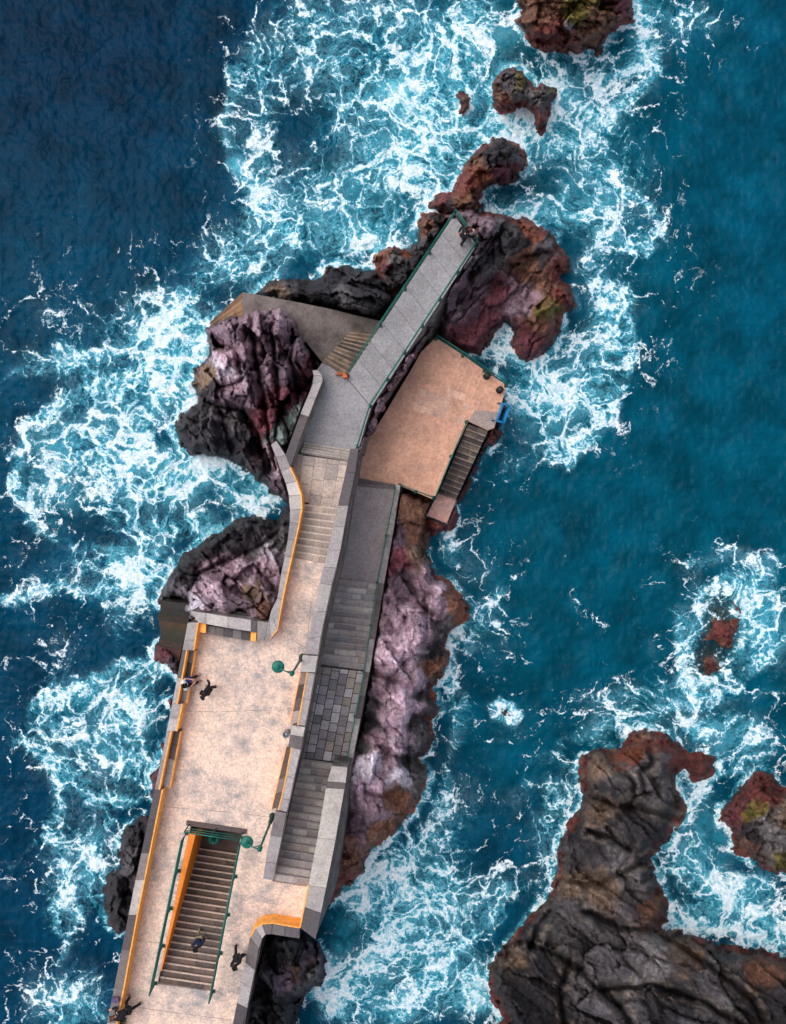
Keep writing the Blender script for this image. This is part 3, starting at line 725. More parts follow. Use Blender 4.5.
# lamp inside the well
b = W(214, 829, 5.9); t = thing('green_wall_lamp', 'green round lamp seen down inside the head of the stairwell', 'wall lamp', b)
m = MB(); m.tube([b+Vector((0, .25, .1)), b+Vector((0, .05, .25)), b+Vector((0, -.35, .15))], .03, 8); m.build('arm', M_green, t)
hd = W(213.5, 839.5, 5.8)
m = MB(); m.lathe(hd, [(.27, -.08), (.275, -.04), (.24, .0), (.2, .01), (.17, -.03), (.1, -.02), (.08, .06), (.04, .1), (.015, .14)], 28); m.build('lamp_shade', M_green, t)

# ---- small furniture
b = W(291.0, 729.5, TZ); t = thing('litter_bin', 'round grey metal bin against the wall between the two right hand benches', 'bin', b)
m = MB(); m.lathe(b+Vector((-.12, 0, 0)), [(.03, .0), (.035, .55)], 8); m.build('post', M_black, t)
m = MB(); m.lathe(b+Vector((-.12, -.02, 0)), [(.13, .4), (.15, .45), (.155, .88), (.165, .9), (.165, .93), (.13, .93), (.125, .8)], 18); m.build('drum', M_steel, t)
m = MB(); m.lathe(b+Vector((-.12, -.02, 0)), [(.12, .80), (.12, .83), (.03, .85)], 18); m.build('lid', M_steel, t)
def bollard(px, py, label):
    b = W(px, py, PZ); t = thing('mooring_bollard', label, 'bollard', b, 0, 'black bollards on the salmon platform')
    m = MB(); m.lathe(b, [(.17, 0), (.17, .04), (.1, .08), (.09, .35), (.15, .42), (.16, .5), (.1, .56), (.02, .57)], 16); m.build('casting', M_black, t)
    m = MB(); m.tube([b+Vector((-.22, 0, .3)), b+Vector((.22, 0, .3))], .03, 8); m.build('cross_bar', M_black, t)
bollard(499.3, 390.5, 'black bollard nearest the right corner of the salmon platform')
bollard(486.5, 376.5, 'black bollard beside the railing halfway along the upper right platform edge')
# blue ladder
t = thing('swim_ladder', 'bright blue ladder on the sea edge of the salmon platform', 'ladder', W(500, 406, PZ))
A = W(501.6, 404.5, PZ); B = W(495.6, 421.5, PZ); o_ = Vector((.28, -.1, 0))
for k, p in enumerate((A, B)):
    m = MB(); m.tube([p-o_*.6, p+Vector((0, 0, .55)), p+o_+Vector((0, 0, .6)), p+o_*1.3, p+o_*1.3+Vector((0, 0, -3.2))], .05, 8); m.build('side_rail', M_blue, t)
for i in range(9):
    m = MB(); z = .5-i*.38; m.tube([A+o_*1.3+Vector((0, 0, z)), B+o_*1.3+Vector((0, 0, z))], .05, 8); m.build('rung', M_blue, t)
m = MB(); m.tube([A+Vector((0, 0, .56)), B+Vector((0, 0, .56))], .07, 8); m.build('top_bar', M_blue, t)
# small orange box at the corner of rusty steps
b = W(345.5, 376.5, NZ); t = thing('rusty_gate_post', 'short orange rusty post at the corner where the old steps leave the walkway', 'post', b)
m = MB(); m.box(b+Vector((0, 0, .22)), (.22, .22, .44)); m.build('post', mat_paint('rust', (198, 104, 52), .8, .3), t)
m = MB(); m.box(b+Vector((-.28, .1, .12)), (.34, .12, .2)); m.build('foot', mat_paint('rust_dark', (170, 92, 54), .8, .3), t)
# plant tuft at the bottom of the sea wall
M_leaf = mat_paint('leaf_green', (40, 72, 38), .6, .4)
b = W(122.5, 1018, TZ); m = MB()
for i in range(90):
    a = random.uniform(0, 6.28); r = random.uniform(.02, .2); z = random.uniform(.02, .35)
    p = b+Vector((math.cos(a)*r, math.sin(a)*r*1.4, z)); s = random.uniform(.04, .08); e = random.uniform(0, 6.28)
    u = Vector((math.cos(e), math.sin(e), random.uniform(-.4, .6)))*s; v = Vector((-math.sin(e), math.cos(e), .2))*s*.4
    m.add([p-u, p-v, p+u, p+v], [(0, 1, 2, 3)], (1, 1, 1))
tag(m.build('green_plant', M_leaf), 'small dark green plant growing at the foot of the sea wall beside the bending person', 'plant')
# ================================================================== ROCKS
C = {'blk': (44, 41, 45), 'gry': (78, 74, 77), 'lgy': (108, 103, 104), 'mau': (120, 98, 108), 'pnk': (164, 140, 152), 'red': (100, 50, 46), 'mar': (94, 50, 58),
     'brn': (104, 72, 58), 'pal': (174, 164, 174), 'olv': (98, 88, 38), 'tan': (112, 92, 78), 'dpu': (82, 66, 76), 'ora': (116, 66, 50), 'grn': (96, 106, 104)}
CAPS = [([*OUT, (233, 1080), (243, 1024), (251, 988), (256, 960), (259, 948), (266, 934), (300, 937), (314, 939), (326, 888), (347, 767), (330, 763), (318, 655), (332, 585), (345, 520), (352, 490), (300, 560), (282, 573), (278, 598), (268, 622)], 5.2),
        ([(276, 440), (272, 446), (282, 474), (290, 500), (290, 515), (281, 573), (320, 600), (352, 500), (358, 449), (318, 372), (312.5, 385), (301, 414), (286.5, 453)], 3.6),
        (nw, 4.0),
        ([(297, 758), (315, 665), (338, 579), (352, 486), (401, 486), (384, 583), (369, 671), (350, 765)], 1.6),
        (pl, 1.3), (sl, 2.5), ([(242, 292), (243, 336), (210, 336), (203, 327)], -1.0), ([(438, 492), (467, 421), (489, 430), (456, 500), (447, 524), (426, 516)], -.3),
        ([(431, 300), (440, 290), (446, 304), (440, 345), (418, 372), (400, 372)], 2.2)]
ALLROCKS = []
def rock(name, label, outline, ctrl, cat='rock', step=1.1, cell=20, amp=1.0, edge=14, ang=0., stretch=1., rim='red', rimh=.9, seed=1, group=None, cap=True, tilt=1., fold=0., rimw=1.0, ledge=3.5, skip=(), creases=(), gain=1., sub=False, jag=1., creasetan=0.):
    xs = [p[0] for p in outline]; ys = [p[1] for p in outline]
    pad = 12
    gx = np.arange(min(xs)-pad, max(xs)+pad, step); gy = np.arange(min(ys)-pad, max(ys)+pad, step)
    X, Y = np.meshgrid(gx, gy)
    ALLROCKS.append(outline)
    # warped signed distance
    wx = X + 3.5*fbm(X/14, Y/14, 4, seed+50); wy = Y + 3.5*fbm(X/14, Y/14, 4, seed+60)
    d = sdist(wx, wy, outline)
    jb, jk = blocks(X/15+.6*fbm(X/20, Y/20, 3, seed+90), Y/15+.6*fbm(X/20, Y/20, 3, seed+91), seed+92, .6); jc, _k = blocks(X/6.5, Y/6.5, seed+97, .6)
    d = d+jag*(3.6*jb+1.6*jc)*np.exp(-np.maximum(d-4, 0)/9)
    ca, sa = math.cos(ang), math.sin(ang)
    U = (X*ca+Y*sa)/stretch; V = (-X*sa+Y*ca)
    wu = U + 7*fbm(X/26, Y/26, 4, seed+1); wv = V + 7*fbm(X/26, Y/26, 4, seed+2)
    # control heights / colours (inverse distance weights with a warped, sharp power)
    cx = X+22*fbm(X/26, Y/26, 6, seed+3, .62); cy = Y+22*fbm(X/26, Y/26, 6, seed+4, .62)
    wh = 0; hh = 0; wc = 0; cc = np.zeros(X.shape+(3,))
    for (x, y, h, col, *rr) in ctrl:
        r = rr[0] if rr else 1.
        q = ((X-x)**2+(Y-y)**2)/r**2+30.; w = q**-2.; wh = wh+w; hh = hh+w*h
        q = ((cx-x)**2+(cy-y)**2)/r**2+12.; w = q**-3.5; wc = wc+w
        cc += w[..., None]*np.array(s2l(C[col]))
    hh = hh/wh; cc = cc/wc[..., None]
    lw = ledge*np.clip(.9+1.6*fbm(X/16, Y/16, 3, seed+70), 0, 2.2); d2_ = d-lw
    e = np.clip(d2_/edge, 0, 1); prof = np.where(d2_ > 0, np.clip(1.15*e**.75, 0, 1), 0)
    b1, k1 = blocks(wu/cell, wv/cell, seed+5, tilt); b2, k2 = blocks((wu+3.1)/(cell*.42), (wv+1.7)/(cell*.42), seed+8, tilt); b3, k3 = blocks(wu/(cell*.18), wv/(cell*.18), seed+11, tilt)
    rg = fbm(wu/30, wv/30, 5, seed+14, .45, True); f1 = fbm(X/5, Y/5, 4, seed+15)
    am = amp*np.clip(hh/3.5, .25, 1.25)
    det = am*(1.6*b1+.5*b2+.14*b3+.42*rg+.07*f1)
    det -= am*(.42*np.exp(-k1/.05)+.2*np.exp(-k2/.06))
    if fold: det += am*fold*np.sin(wv/5.5+2.5*fbm(X/30, Y/30, 3, seed+21))
    crs = np.zeros(X.shape)
    for ln in creases:
        cd_ = np.full(X.shape, 1e9)
        for (ax, ay), (bx, by) in zip(ln, ln[1:]):
            ex, ey = bx-ax, by-ay; t = np.clip(((wx-ax)*ex+(wy-ay)*ey)/(ex*ex+ey*ey), 0, 1)
            cd_ = np.minimum(cd_, np.hypot(wx-ax-t*ex, wy-ay-t*ey))
        crs = np.maximum(crs, np.exp(-((cd_-6.5)/3.2)**2)); det = det-am*1.0*np.exp(-(cd_/2.0)**2)-am*.7*np.exp(-(cd_/7)**2)
    h = hh*prof + det*np.clip(prof*1.6, 0, 1)*np.clip(d/5, 0, 1) + np.where(d > 0, .1+.3*np.clip(d/5, 0, 1), d*.28) + .15*f1+.22*b2*np.clip(d/3, 0, 1)
    if not sub: h = np.where(d > 1.5, np.maximum(h, .12+.25*b2+.15*f1), h)
    else: h = hh*np.clip(d/6, 0, 1)+.35*b2+.2*b3+.12*f1-.5*np.clip(1-d/6, 0, 1)
    h = np.maximum(h, -2.4)
    if cap:
        for ci, (poly, cz) in enumerate(CAPS):
            if ci in skip: continue
            dp = sdist(X, Y, poly)
            lim = np.where(dp > 0, cz, cz+np.clip(-dp-1.2, 0, 99)*3.+.2)
            lim = np.where(dp > -5, lim, 99)
            h = np.minimum(h, lim)
    # colours: zone x block tone (raised blocks paler, sunken ones darker), rim of red weed at the water
    tn = 1+.30*(b1)+.24*b2+.18*f1
    col = cc*np.clip(tn, .5, 1.6)[..., None]
    rn = fbm(X/8, Y/8, 4, seed+30)
    wetn = np.maximum(sstep(rimh*1.0, rimh*.4, h+.4*rn)*sstep(16*rimw, 3*rimw, d), sstep(lw*.8+3.5*rimw+1, lw*.8+1*rimw, d+5*rn))
    rmix = sstep(-.28, .18, fbm(X/34, Y/34, 4, seed+36))[..., None]; rc = (np.array(s2l(C[rim]))[None, None]*rmix+np.array(s2l((52, 44, 44)))[None, None]*(1-rmix))*np.clip(1+.5*f1+.35*b2, .5, 1.7)[..., None]
    col = col*(1-wetn[..., None]*.92)+rc*wetn[..., None]*.92
    tan = .8*sstep(.1, .8, fbm(X/9, Y/9, 4, seed+33)+.15)*sstep(rimh*2.4, rimh*1.3, h)*sstep(22, 8, d)*(1-wetn)*.55
    col = col*(1-tan[..., None])+np.array(s2l(C['tan']))*tan[..., None]
    tw_ = crs*sstep(-.25, .35, fbm(X/12, Y/12, 4, seed+38))*.55*creasetan; col = col*(1-tw_[..., None])+np.array(s2l((136, 122, 110)))*tw_[..., None]
    S = (H-h)/F
    PX = (X-393)*S; PY = (512-Y)*S
    keep = (d > -9)
    ny, nx = X.shape
    idx = np.arange(ny*nx).reshape(ny, nx)
    kq = keep[:-1, :-1] & keep[1:, :-1] & keep[1:, 1:] & keep[:-1, 1:]
    quads = np.stack([idx[:-1, :-1], idx[1:, :-1], idx[1:, 1:], idx[:-1, 1:]], -1)[kq]
    used = np.unique(quads); remap = np.full(ny*nx, -1); remap[used] = np.arange(len(used))
    quads = remap[quads]
    co = np.stack([PX, PY, h], -1).reshape(-1, 3)[used]
    me = bpy.data.meshes.new(name)
    me.vertices.add(len(co)); me.vertices.foreach_set('co', co.astype(np.float32).ravel())
    me.loops.add(quads.size); me.loops.foreach_set('vertex_index', quads.astype(np.int32).ravel())
    me.polygons.add(len(quads)); me.polygons.foreach_set('loop_start', (np.arange(len(quads))*4).astype(np.int32))
    me.update(calc_edges=True)
    me.polygons.foreach_set('use_smooth', np.ones(len(quads), bool))
    at = me.color_attributes.new('Col', 'FLOAT_COLOR', 'POINT')
    col = col*1.5*gain
    at.data.foreach_set('color', np.concatenate([col.reshape(-1, 3)[used], np.ones((len(used), 1))], 1).astype(np.float32).ravel())
    aw = me.attributes.new('wet', 'FLOAT', 'POINT')
    wv_ = sstep(1.1, .25, h)
    aw.data.foreach_set('value', wv_.ravel()[used].astype(np.float32))
    me.materials.append(M_rock); me.validate()
    o = bpy.data.objects.new(name, me); COL.objects.link(o)
    tag(o, label, cat, group)
    return o
rock('sea_rock', 'red-brown rock with yellow-green moss cut by the top edge of the photo',
     [(516, 22), (525, 40), (545, 51), (565, 53), (578, 57), (588, 50), (598, 57), (604, 45), (618, 28), (634, 20), (637, 2), (630, -22), (590, -45), (545, -35), (520, -10)],
     [(540, 8, 2.4, 'brn'), (560, 30, 2.2, 'red'), (572, 12, 3.4, 'olv', .8), (566, 25, 3.2, 'lgy', .6), (590, 5, 3.4, 'olv'), (600, 15, 2.5, 'brn'), (620, 5, 2.2, 'mar'), (560, -15, 3.2, 'brn'), (600, -20, 3., 'red')], seed=3, cell=17, rim='red', rimh=1.3)
rock('sea_rock', 'two humped rock with mossy grey tops standing alone in the foam near the top',
     [(490, 95), (493, 80), (503, 69), (515, 67), (528, 76), (535, 85), (545, 84), (557, 88), (554, 105), (548, 125), (540, 136), (532, 128), (531, 115), (524, 108), (512, 112), (500, 115), (491, 106)],
     [(520, 80, 2.6, 'olv'), (523, 90, 2.5, 'lgy'), (510, 78, 2.4, 'gry'), (500, 96, 1.6, 'brn'), (505, 108, 1.1, 'red'), (545, 98, 2.0, 'gry'), (552, 92, 1.6, 'olv', .7), (541, 122, 1.2, 'red')], seed=11, cell=14, edge=9, rim='red')
rock('sea_rock', 'smallest round red rock in the foam left of the mossy two humped rock',
     [(455, 96), (460, 90), (468, 91), (472, 98), (470, 108), (465, 117), (458, 114), (459, 104)], [(464, 98, 1.3, 'brn'), (463, 108, .9, 'red')], seed=15, cell=9, edge=6, rim='red', amp=.6)
rock('rock_outcrop', 'knobbly head of rock with a black top at the northern tip beyond the walkway',
     [(452, 190), (460, 172), (472, 155), (484, 143), (494, 136), (510, 138), (520, 145), (527, 156), (525, 172), (514, 182), (500, 185), (488, 188), (482, 200), (484, 212), (470, 220), (450, 218), (428, 210), (428, 200), (440, 193)],
     [(505, 150, 3.4, 'blk', 1.4), (492, 158, 2.8, 'blk'), (518, 160, 2.6, 'gry'), (510, 175, 1.6, 'mar'), (478, 165, 2.3, 'brn'), (470, 185, 1.9, 'red'), (465, 195, 2.0, 'brn'), (480, 178, 1.8, 'ora'), (440, 205, 2.2, 'red'), (452, 210, 2.5, 'blk'), (470, 212, 2.2, 'brn')], seed=21, cell=17, edge=9, rim='red', rimh=1.2)
rock('rock_outcrop', 'purple-grey fluted slope beside the end of the walkway with red-brown knobs to its right',
     [(440, 214), (455, 206), (478, 208), (498, 212), (512, 216), (531, 221), (543, 231), (557, 236), (560, 246), (572, 257), (571, 273), (562, 277), (573, 290), (575, 306), (565, 314), (562, 330), (555, 346), (543, 357), (528, 363), (514, 354), (507, 343), (512, 333), (505, 325), (494, 334), (487, 345), (480, 356), (462, 352), (440, 345), (430, 320), (440, 280), (450, 240)],
     [(470, 228, 4.4, 'mau', 1.3), (490, 240, 3.9, 'dpu'), (482, 262, 4.0, 'gry'), (470, 285, 3.5, 'dpu'), (500, 260, 3.3, 'gry'), (462, 310, 2.6, 'dpu'), (505, 232, 2.8, 'gry'), (520, 240, 2.0, 'blk'), (535, 232, 1.6, 'ora'), (548, 250, 2.1, 'gry'), (560, 262, 1.7, 'red'), (530, 262, 2.0, 'brn'), (500, 290, 1.6, 'mar'), (480, 325, 1.5, 'mar'), (520, 300, 1.2, 'mau'), (550, 311, 3.0, 'olv', .8), (540, 322, 1.9, 'brn'), (562, 298, 1.6, 'red'), (535, 345, 1.3, 'mar'), (520, 335, 1.2, 'mar'), (512, 318, .8, 'pnk', .6), (548, 285, 1.5, 'brn'), (470, 345, 1.0, 'mar')],
     seed=31, cell=20, edge=11, rim='red', rimh=.9, ang=-.95, stretch=2.2, amp=1.15, fold=.25)
rock('rock_outcrop', 'blocky brown and black boulders left of the upper end of the walkway',
     [(374, 268), (376, 254), (388, 247), (400, 249), (410, 252), (415, 240), (416, 224), (422, 214), (436, 212), (450, 214), (448, 235), (430, 262), (408, 292), (384, 300), (376, 285)],
     [(425, 228, 2.4, 'brn'), (435, 225, 2.8, 'blk'), (430, 245, 2.4, 'gry'), (415, 262, 2., 'blk'), (396, 260, 2.2, 'lgy'), (382, 258, 1.7, 'brn'), (385, 275, 1.8, 'mar'), (400, 275, 2.0, 'blk'), (390, 290, 2.0, 'gry')], seed=41, cell=15, edge=8, rim='ora', rimh=1.1, amp=1.2)
rock('rock_outcrop', 'folded black rock behind the old grey quay',
     [(252, 294), (262, 286), (272, 278), (285, 274), (300, 278), (316, 280), (326, 268), (340, 264), (356, 268), (372, 270), (385, 278), (394, 292), (392, 312), (380, 324), (356, 318), (330, 311), (300, 304), (270, 299)],
     [(275, 286, 2.6, 'tan'), (290, 285, 3.6, 'gry'), (305, 290, 3.9, 'blk'), (330, 280, 4.4, 'blk', 1.3), (345, 285, 4.6, 'gry'), (365, 285, 4.2, 'blk'), (360, 305, 4.2, 'blk'), (320, 300, 3.9, 'blk'), (380, 295, 3.8, 'blk')], seed=51, cell=24, edge=9, ang=.3, stretch=2.4, rim='blk', amp=1.15, fold=.3)
rock('rock_crag', 'tall purple crag with pale lichen patches and a black foot left of the narrow path',
     [(207, 330), (214, 322), (232, 312), (262, 303), (280, 303), (300, 315), (312, 348), (318, 372), (322, 392), (312, 416), (302, 440), (292, 462), (298, 478), (304, 498), (300, 510), (286, 504), (272, 494), (256, 482), (240, 468), (222, 459), (204, 456), (190, 457), (180, 447), (173, 430), (180, 414), (194, 402), (192, 385), (196, 366), (206, 352)],
     [(240, 330, 6.6, 'mau'), (262, 318, 6.4, 'mau'), (278, 335, 7.0, 'mau'), (268, 306, 5.0, 'pnk', .7), (298, 345, 6.0, 'dpu'), (308, 370, 4.9, 'mar'), (284, 372, 5.9, 'dpu'), (292, 400, 4.7, 'mar'), (250, 355, 7.5, 'mau', 1.2), (226, 358, 6.0, 'pnk'), (222, 368, 5.8, 'pal', .9), (240, 368, 6.4, 'mau'), (232, 395, 5.2, 'mau'), (250, 392, 6.3, 'mau'), (270, 405, 5.4, 'mar'), (238, 372, 6.2, 'pal', .6), (218, 344, 4.6, 'mau'),
      (205, 375, 2.8, 'tan'), (205, 398, 2.8, 'blk'), (195, 425, 2.5, 'blk', 1.2), (215, 430, 3.4, 'blk', 1.3), (185, 438, 1.6, 'blk'), (225, 447, 2.6, 'blk', 1.2), (218, 415, 3.8, 'gry'), (236, 425, 4.2, 'gry'), (250, 440, 3.4, 'blk', 1.2), (228, 418, 4.2, 'pal', .5), (262, 430, 4.6, 'mar'), (268, 455, 4.0, 'mau'), (278, 470, 3.9, 'pnk', .8), (265, 470, 2.6, 'blk'), (284, 492, 3.0, 'dpu'), (283, 432, 5.6, 'grn', .9), (289, 418, 5.4, 'grn', .9), (277, 438, 5.4, 'grn', .9), (296, 404, 5.3, 'grn', .8)],
     seed=61, cell=19, edge=11, ang=1.25, stretch=1.9, rim='blk', amp=1.25, skip=(5, 6), ledge=2, gain=1.3, creases=[[(250, 312), (254, 350), (262, 390), (268, 430), (276, 470)], [(272, 330), (276, 370), (280, 410), (275, 440)], [(205, 402), (222, 408), (240, 412), (256, 430), (262, 456)], [(292, 330), (292, 365), (298, 395)], [(216, 345), (236, 350), (240, 372)]])
rock('rock_outcrop', 'black ridge and pink slab filling the corner left of the orange edged path',
     [(289, 500), (284, 512), (276, 520), (262, 516), (248, 517), (236, 519), (222, 529), (208, 536), (196, 545), (186, 554), (177, 562), (166, 580), (158, 600), (160, 606), (176, 600), (182, 604), (187, 622), (210, 630), (240, 634), (268, 638), (292, 626), (298, 590), (302, 560), (306, 530), (302, 505)],
     [(282, 515, 1.8, 'blk'), (260, 525, 2.6, 'blk', 1.2), (240, 530, 3.0, 'blk', 1.2), (220, 542, 2.9, 'blk', 1.2), (203, 555, 3.1, 'blk', 1.2), (185, 575, 2.8, 'blk', 1.2), (168, 595, 2.0, 'gry'), (252, 545, 3.0, 'gry'), (280, 540, 3.2, 'gry'), (270, 555, 3.7, 'pal', .8), (262, 565, 3.6, 'pnk'), (245, 568, 3.8, 'pnk'), (225, 578, 4.1, 'mau'), (215, 572, 3.7, 'mau'), (205, 590, 3.6, 'pnk'), (235, 595, 3.9, 'pnk'), (195, 600, 3.3, 'pal', .8), (225, 608, 7.2, 'pnk'), (205, 606, 6.8, 'pnk', .8), (245, 606, 6.6, 'mau'), (255, 592, 4.8, 'tan', .8), (270, 590, 5.6, 'mau'), (264, 614, 7.0, 'brn', .8), (272, 575, 3.8, 'mau')],
     seed=71, cell=20, edge=8, ang=.8, stretch=1.6, rim='blk', amp=.85, creases=[[(246, 552), (258, 566), (272, 586), (280, 600)], [(185, 600), (200, 572), (226, 560), (256, 548), (286, 526)]])
rock('sea_rock', 'black wet rock leaning on the foot of the sea wall at the lower left',
     [(160, 812), (146, 814), (130, 824), (122, 835), (118, 850), (119, 866), (108, 874), (103, 888), (105, 905), (108, 925), (118, 932), (130, 930), (150, 935), (160, 870)],
     [(140, 835, 2.4, 'blk', 1.5), (128, 860, 2.4, 'gry'), (115, 895, 2.0, 'blk', 1.5), (128, 905, 2.6, 'blk'), (145, 870, 2.8, 'dpu'), (122, 922, 1.6, 'blk')], seed=81, cell=15, edge=9, ang=1.7, stretch=1.8, rim='blk')
rock('sea_rock', 'maroon rock sliver between the sea wall and the foam beside the empty bench',
     [(168, 700), (172, 698), (176, 715), (170, 740), (162, 745), (158, 765), (151, 775), (150, 790), (156, 800), (175, 780), (185, 720)], [(170, 720, .9, 'mar'), (156, 772, .8, 'mar'), (165, 760, 1., 'dpu')], seed=85, cell=9, edge=7, rim='mar', amp=.6)
rock('rock_outcrop', 'dark grooved rock under the curved orange wall at the bottom edge',
     [(256, 940), (268, 928), (300, 930), (318, 940), (326, 958), (327, 975), (319, 986), (304, 998), (298, 1012), (296, 1030), (298, 1060), (240, 1060), (235, 1000)],
     [(262, 942, 6.5, 'blk'), (252, 975, 6.3, 'blk'), (285, 940, 6.2, 'blk'), (268, 950, 5., 'blk', 1.3), (290, 955, 4.6, 'blk', 1.3), (312, 955, 3.4, 'dpu'), (310, 975, 2.8, 'gry'), (285, 985, 4.2, 'dpu'), (262, 990, 4.6, 'blk', 1.3), (275, 1015, 4.0, 'blk'), (255, 1030, 4.4, 'gry'), (292, 1005, 2.8, 'blk'), (296, 968, 4.2, 'brn', .7)], seed=91, cell=20, edge=10, ang=1.3, stretch=2., rim='blk')
rock('rock_ridge', 'long mauve and pink ridge with dark knobs along its right side below the platform',
     [(396, 486), (420, 492), (436, 502), (430, 520), (431, 534), (427, 552), (436, 576), (448, 580), (459, 591), (470, 603), (471, 617), (460, 627), (448, 632), (447, 645), (450, 658), (444, 677), (434, 688), (440, 708), (432, 722), (436, 738), (428, 752), (420, 758), (429, 770), (428, 783), (414, 812), (402, 825), (392, 836), (382, 845), (371, 855), (357, 881), (338, 900), (328, 905), (318, 895), (326, 850), (340, 780), (346, 760), (358, 700), (366, 660), (376, 590), (388, 520)],
     [(405, 505, 2.6, 'brn'), (395, 530, 2.5, 'dpu'), (415, 525, 2.6, 'brn'), (400, 560, 2.3, 'mar'), (418, 555, 2.6, 'tan', .8), (405, 590, 2.2, 'dpu'), (385, 600, 2.6, 'mau'), (420, 585, 2.9, 'mau'), (435, 595, 3.1, 'pnk', .7), (436, 610, 3.0, 'mau'), (455, 605, 2.0, 'brn'), (464, 612, 1.3, 'ora'), (388, 625, 3.3, 'mau'), (380, 645, 3.8, 'pnk', .8), (405, 628, 4.0, 'pnk', 1.4), (420, 640, 4.1, 'mau'), (400, 655, 4.6, 'pnk', 1.5), (412, 680, 4.2, 'pnk'), (436, 650, 1.9, 'blk'), (434, 672, 1.7, 'brn'), (430, 690, 1.5, 'blk'), (385, 680, 4.3, 'mau'), (400, 710, 4.6, 'pnk', 1.4), (418, 720, 2.0, 'blk'), (424, 735, 1.6, 'gry'), (372, 700, 3.2, 'gry', .8), (366, 725, 2.8, 'blk'), (360, 745, 2.8, 'gry'), (378, 745, 4.2, 'mau'), (395, 740, 4.3, 'pnk'), (364, 765, 4.0, 'pal'), (390, 765, 4.1, 'mau'), (375, 785, 4.2, 'pnk'), (398, 775, 3.6, 'pal', .9), (415, 765, 1.8, 'blk'), (418, 785, 1.7, 'gry'), (400, 800, 2.2, 'brn'), (372, 810, 3.8, 'mau'), (380, 830, 2.2, 'brn'), (358, 830, 3.0, 'dpu'), (350, 860, 2.2, 'brn'), (345, 885, 1.3, 'red'), (446, 620, 1.6, 'gry')],
     seed=101, cell=24, edge=8, ang=1.25, stretch=1.6, rim='ora', rimh=.75, amp=.52, rimw=.45, gain=1.2,
     creases=[[(372, 672), (384, 678), (402, 684), (420, 694)], [(376, 746), (388, 752), (405, 758)], [(400, 598), (420, 606), (440, 618)], [(425, 600), (428, 640), (426, 680), (416, 700), (410, 730), (408, 760)], [(386, 560), (398, 575), (412, 588)], [(362, 790), (380, 796), (398, 792)], [(432, 612), (436, 640), (430, 665)]])
rock('sea_rock', 'maroon weed covered rock showing under the bathing steps and platform edge',
     [(480, 378), (492, 372), (500, 378), (503, 388), (508, 398), (507, 410), (498, 422), (501, 432), (499, 440), (492, 446), (482, 456), (474, 475), (466, 492), (458, 505), (455, 524), (446, 534), (432, 537), (426, 530), (425, 512), (436, 490), (460, 440), (470, 400)],
     [(500, 395, 1.0, 'mar'), (495, 432, .9, 'red'), (475, 465, .7, 'mar'), (450, 528, 1.2, 'mar'), (435, 528, 1.3, 'red'), (460, 500, .9, 'mar')], seed=111, cell=10, edge=6, rim='mar', amp=.6)
rock('rock_outcrop', 'purple rock face between the grey walkway and the salmon platform',
     [(434, 338), (424, 352), (415, 366), (403, 386), (392, 402), (384, 416), (376, 430), (367, 446), (362, 462), (355, 478), (347, 505), (342, 530), (333, 570), (325, 570), (338, 505), (352, 448), (364, 420), (372, 398), (400, 355), (425, 318), (440, 325)],
     [(420, 340, 3.8, 'dpu'), (405, 365, 4.0, 'mau'), (392, 385, 3.8, 'dpu'), (380, 405, 4.0, 'mau'), (372, 425, 3.8, 'dpu'), (380, 420, 3.2, 'pnk', .8), (364, 445, 4.2, 'pnk'), (358, 470, 4.2, 'mau'), (352, 490, 4.4, 'pnk'), (345, 520, 4.6, 'mau'), (340, 540, 4.8, 'pnk'), (332, 565, 4.6, 'mau')],
     seed=121, cell=12, edge=3, ang=-.95, stretch=2, amp=.75, cap=False, step=.9)
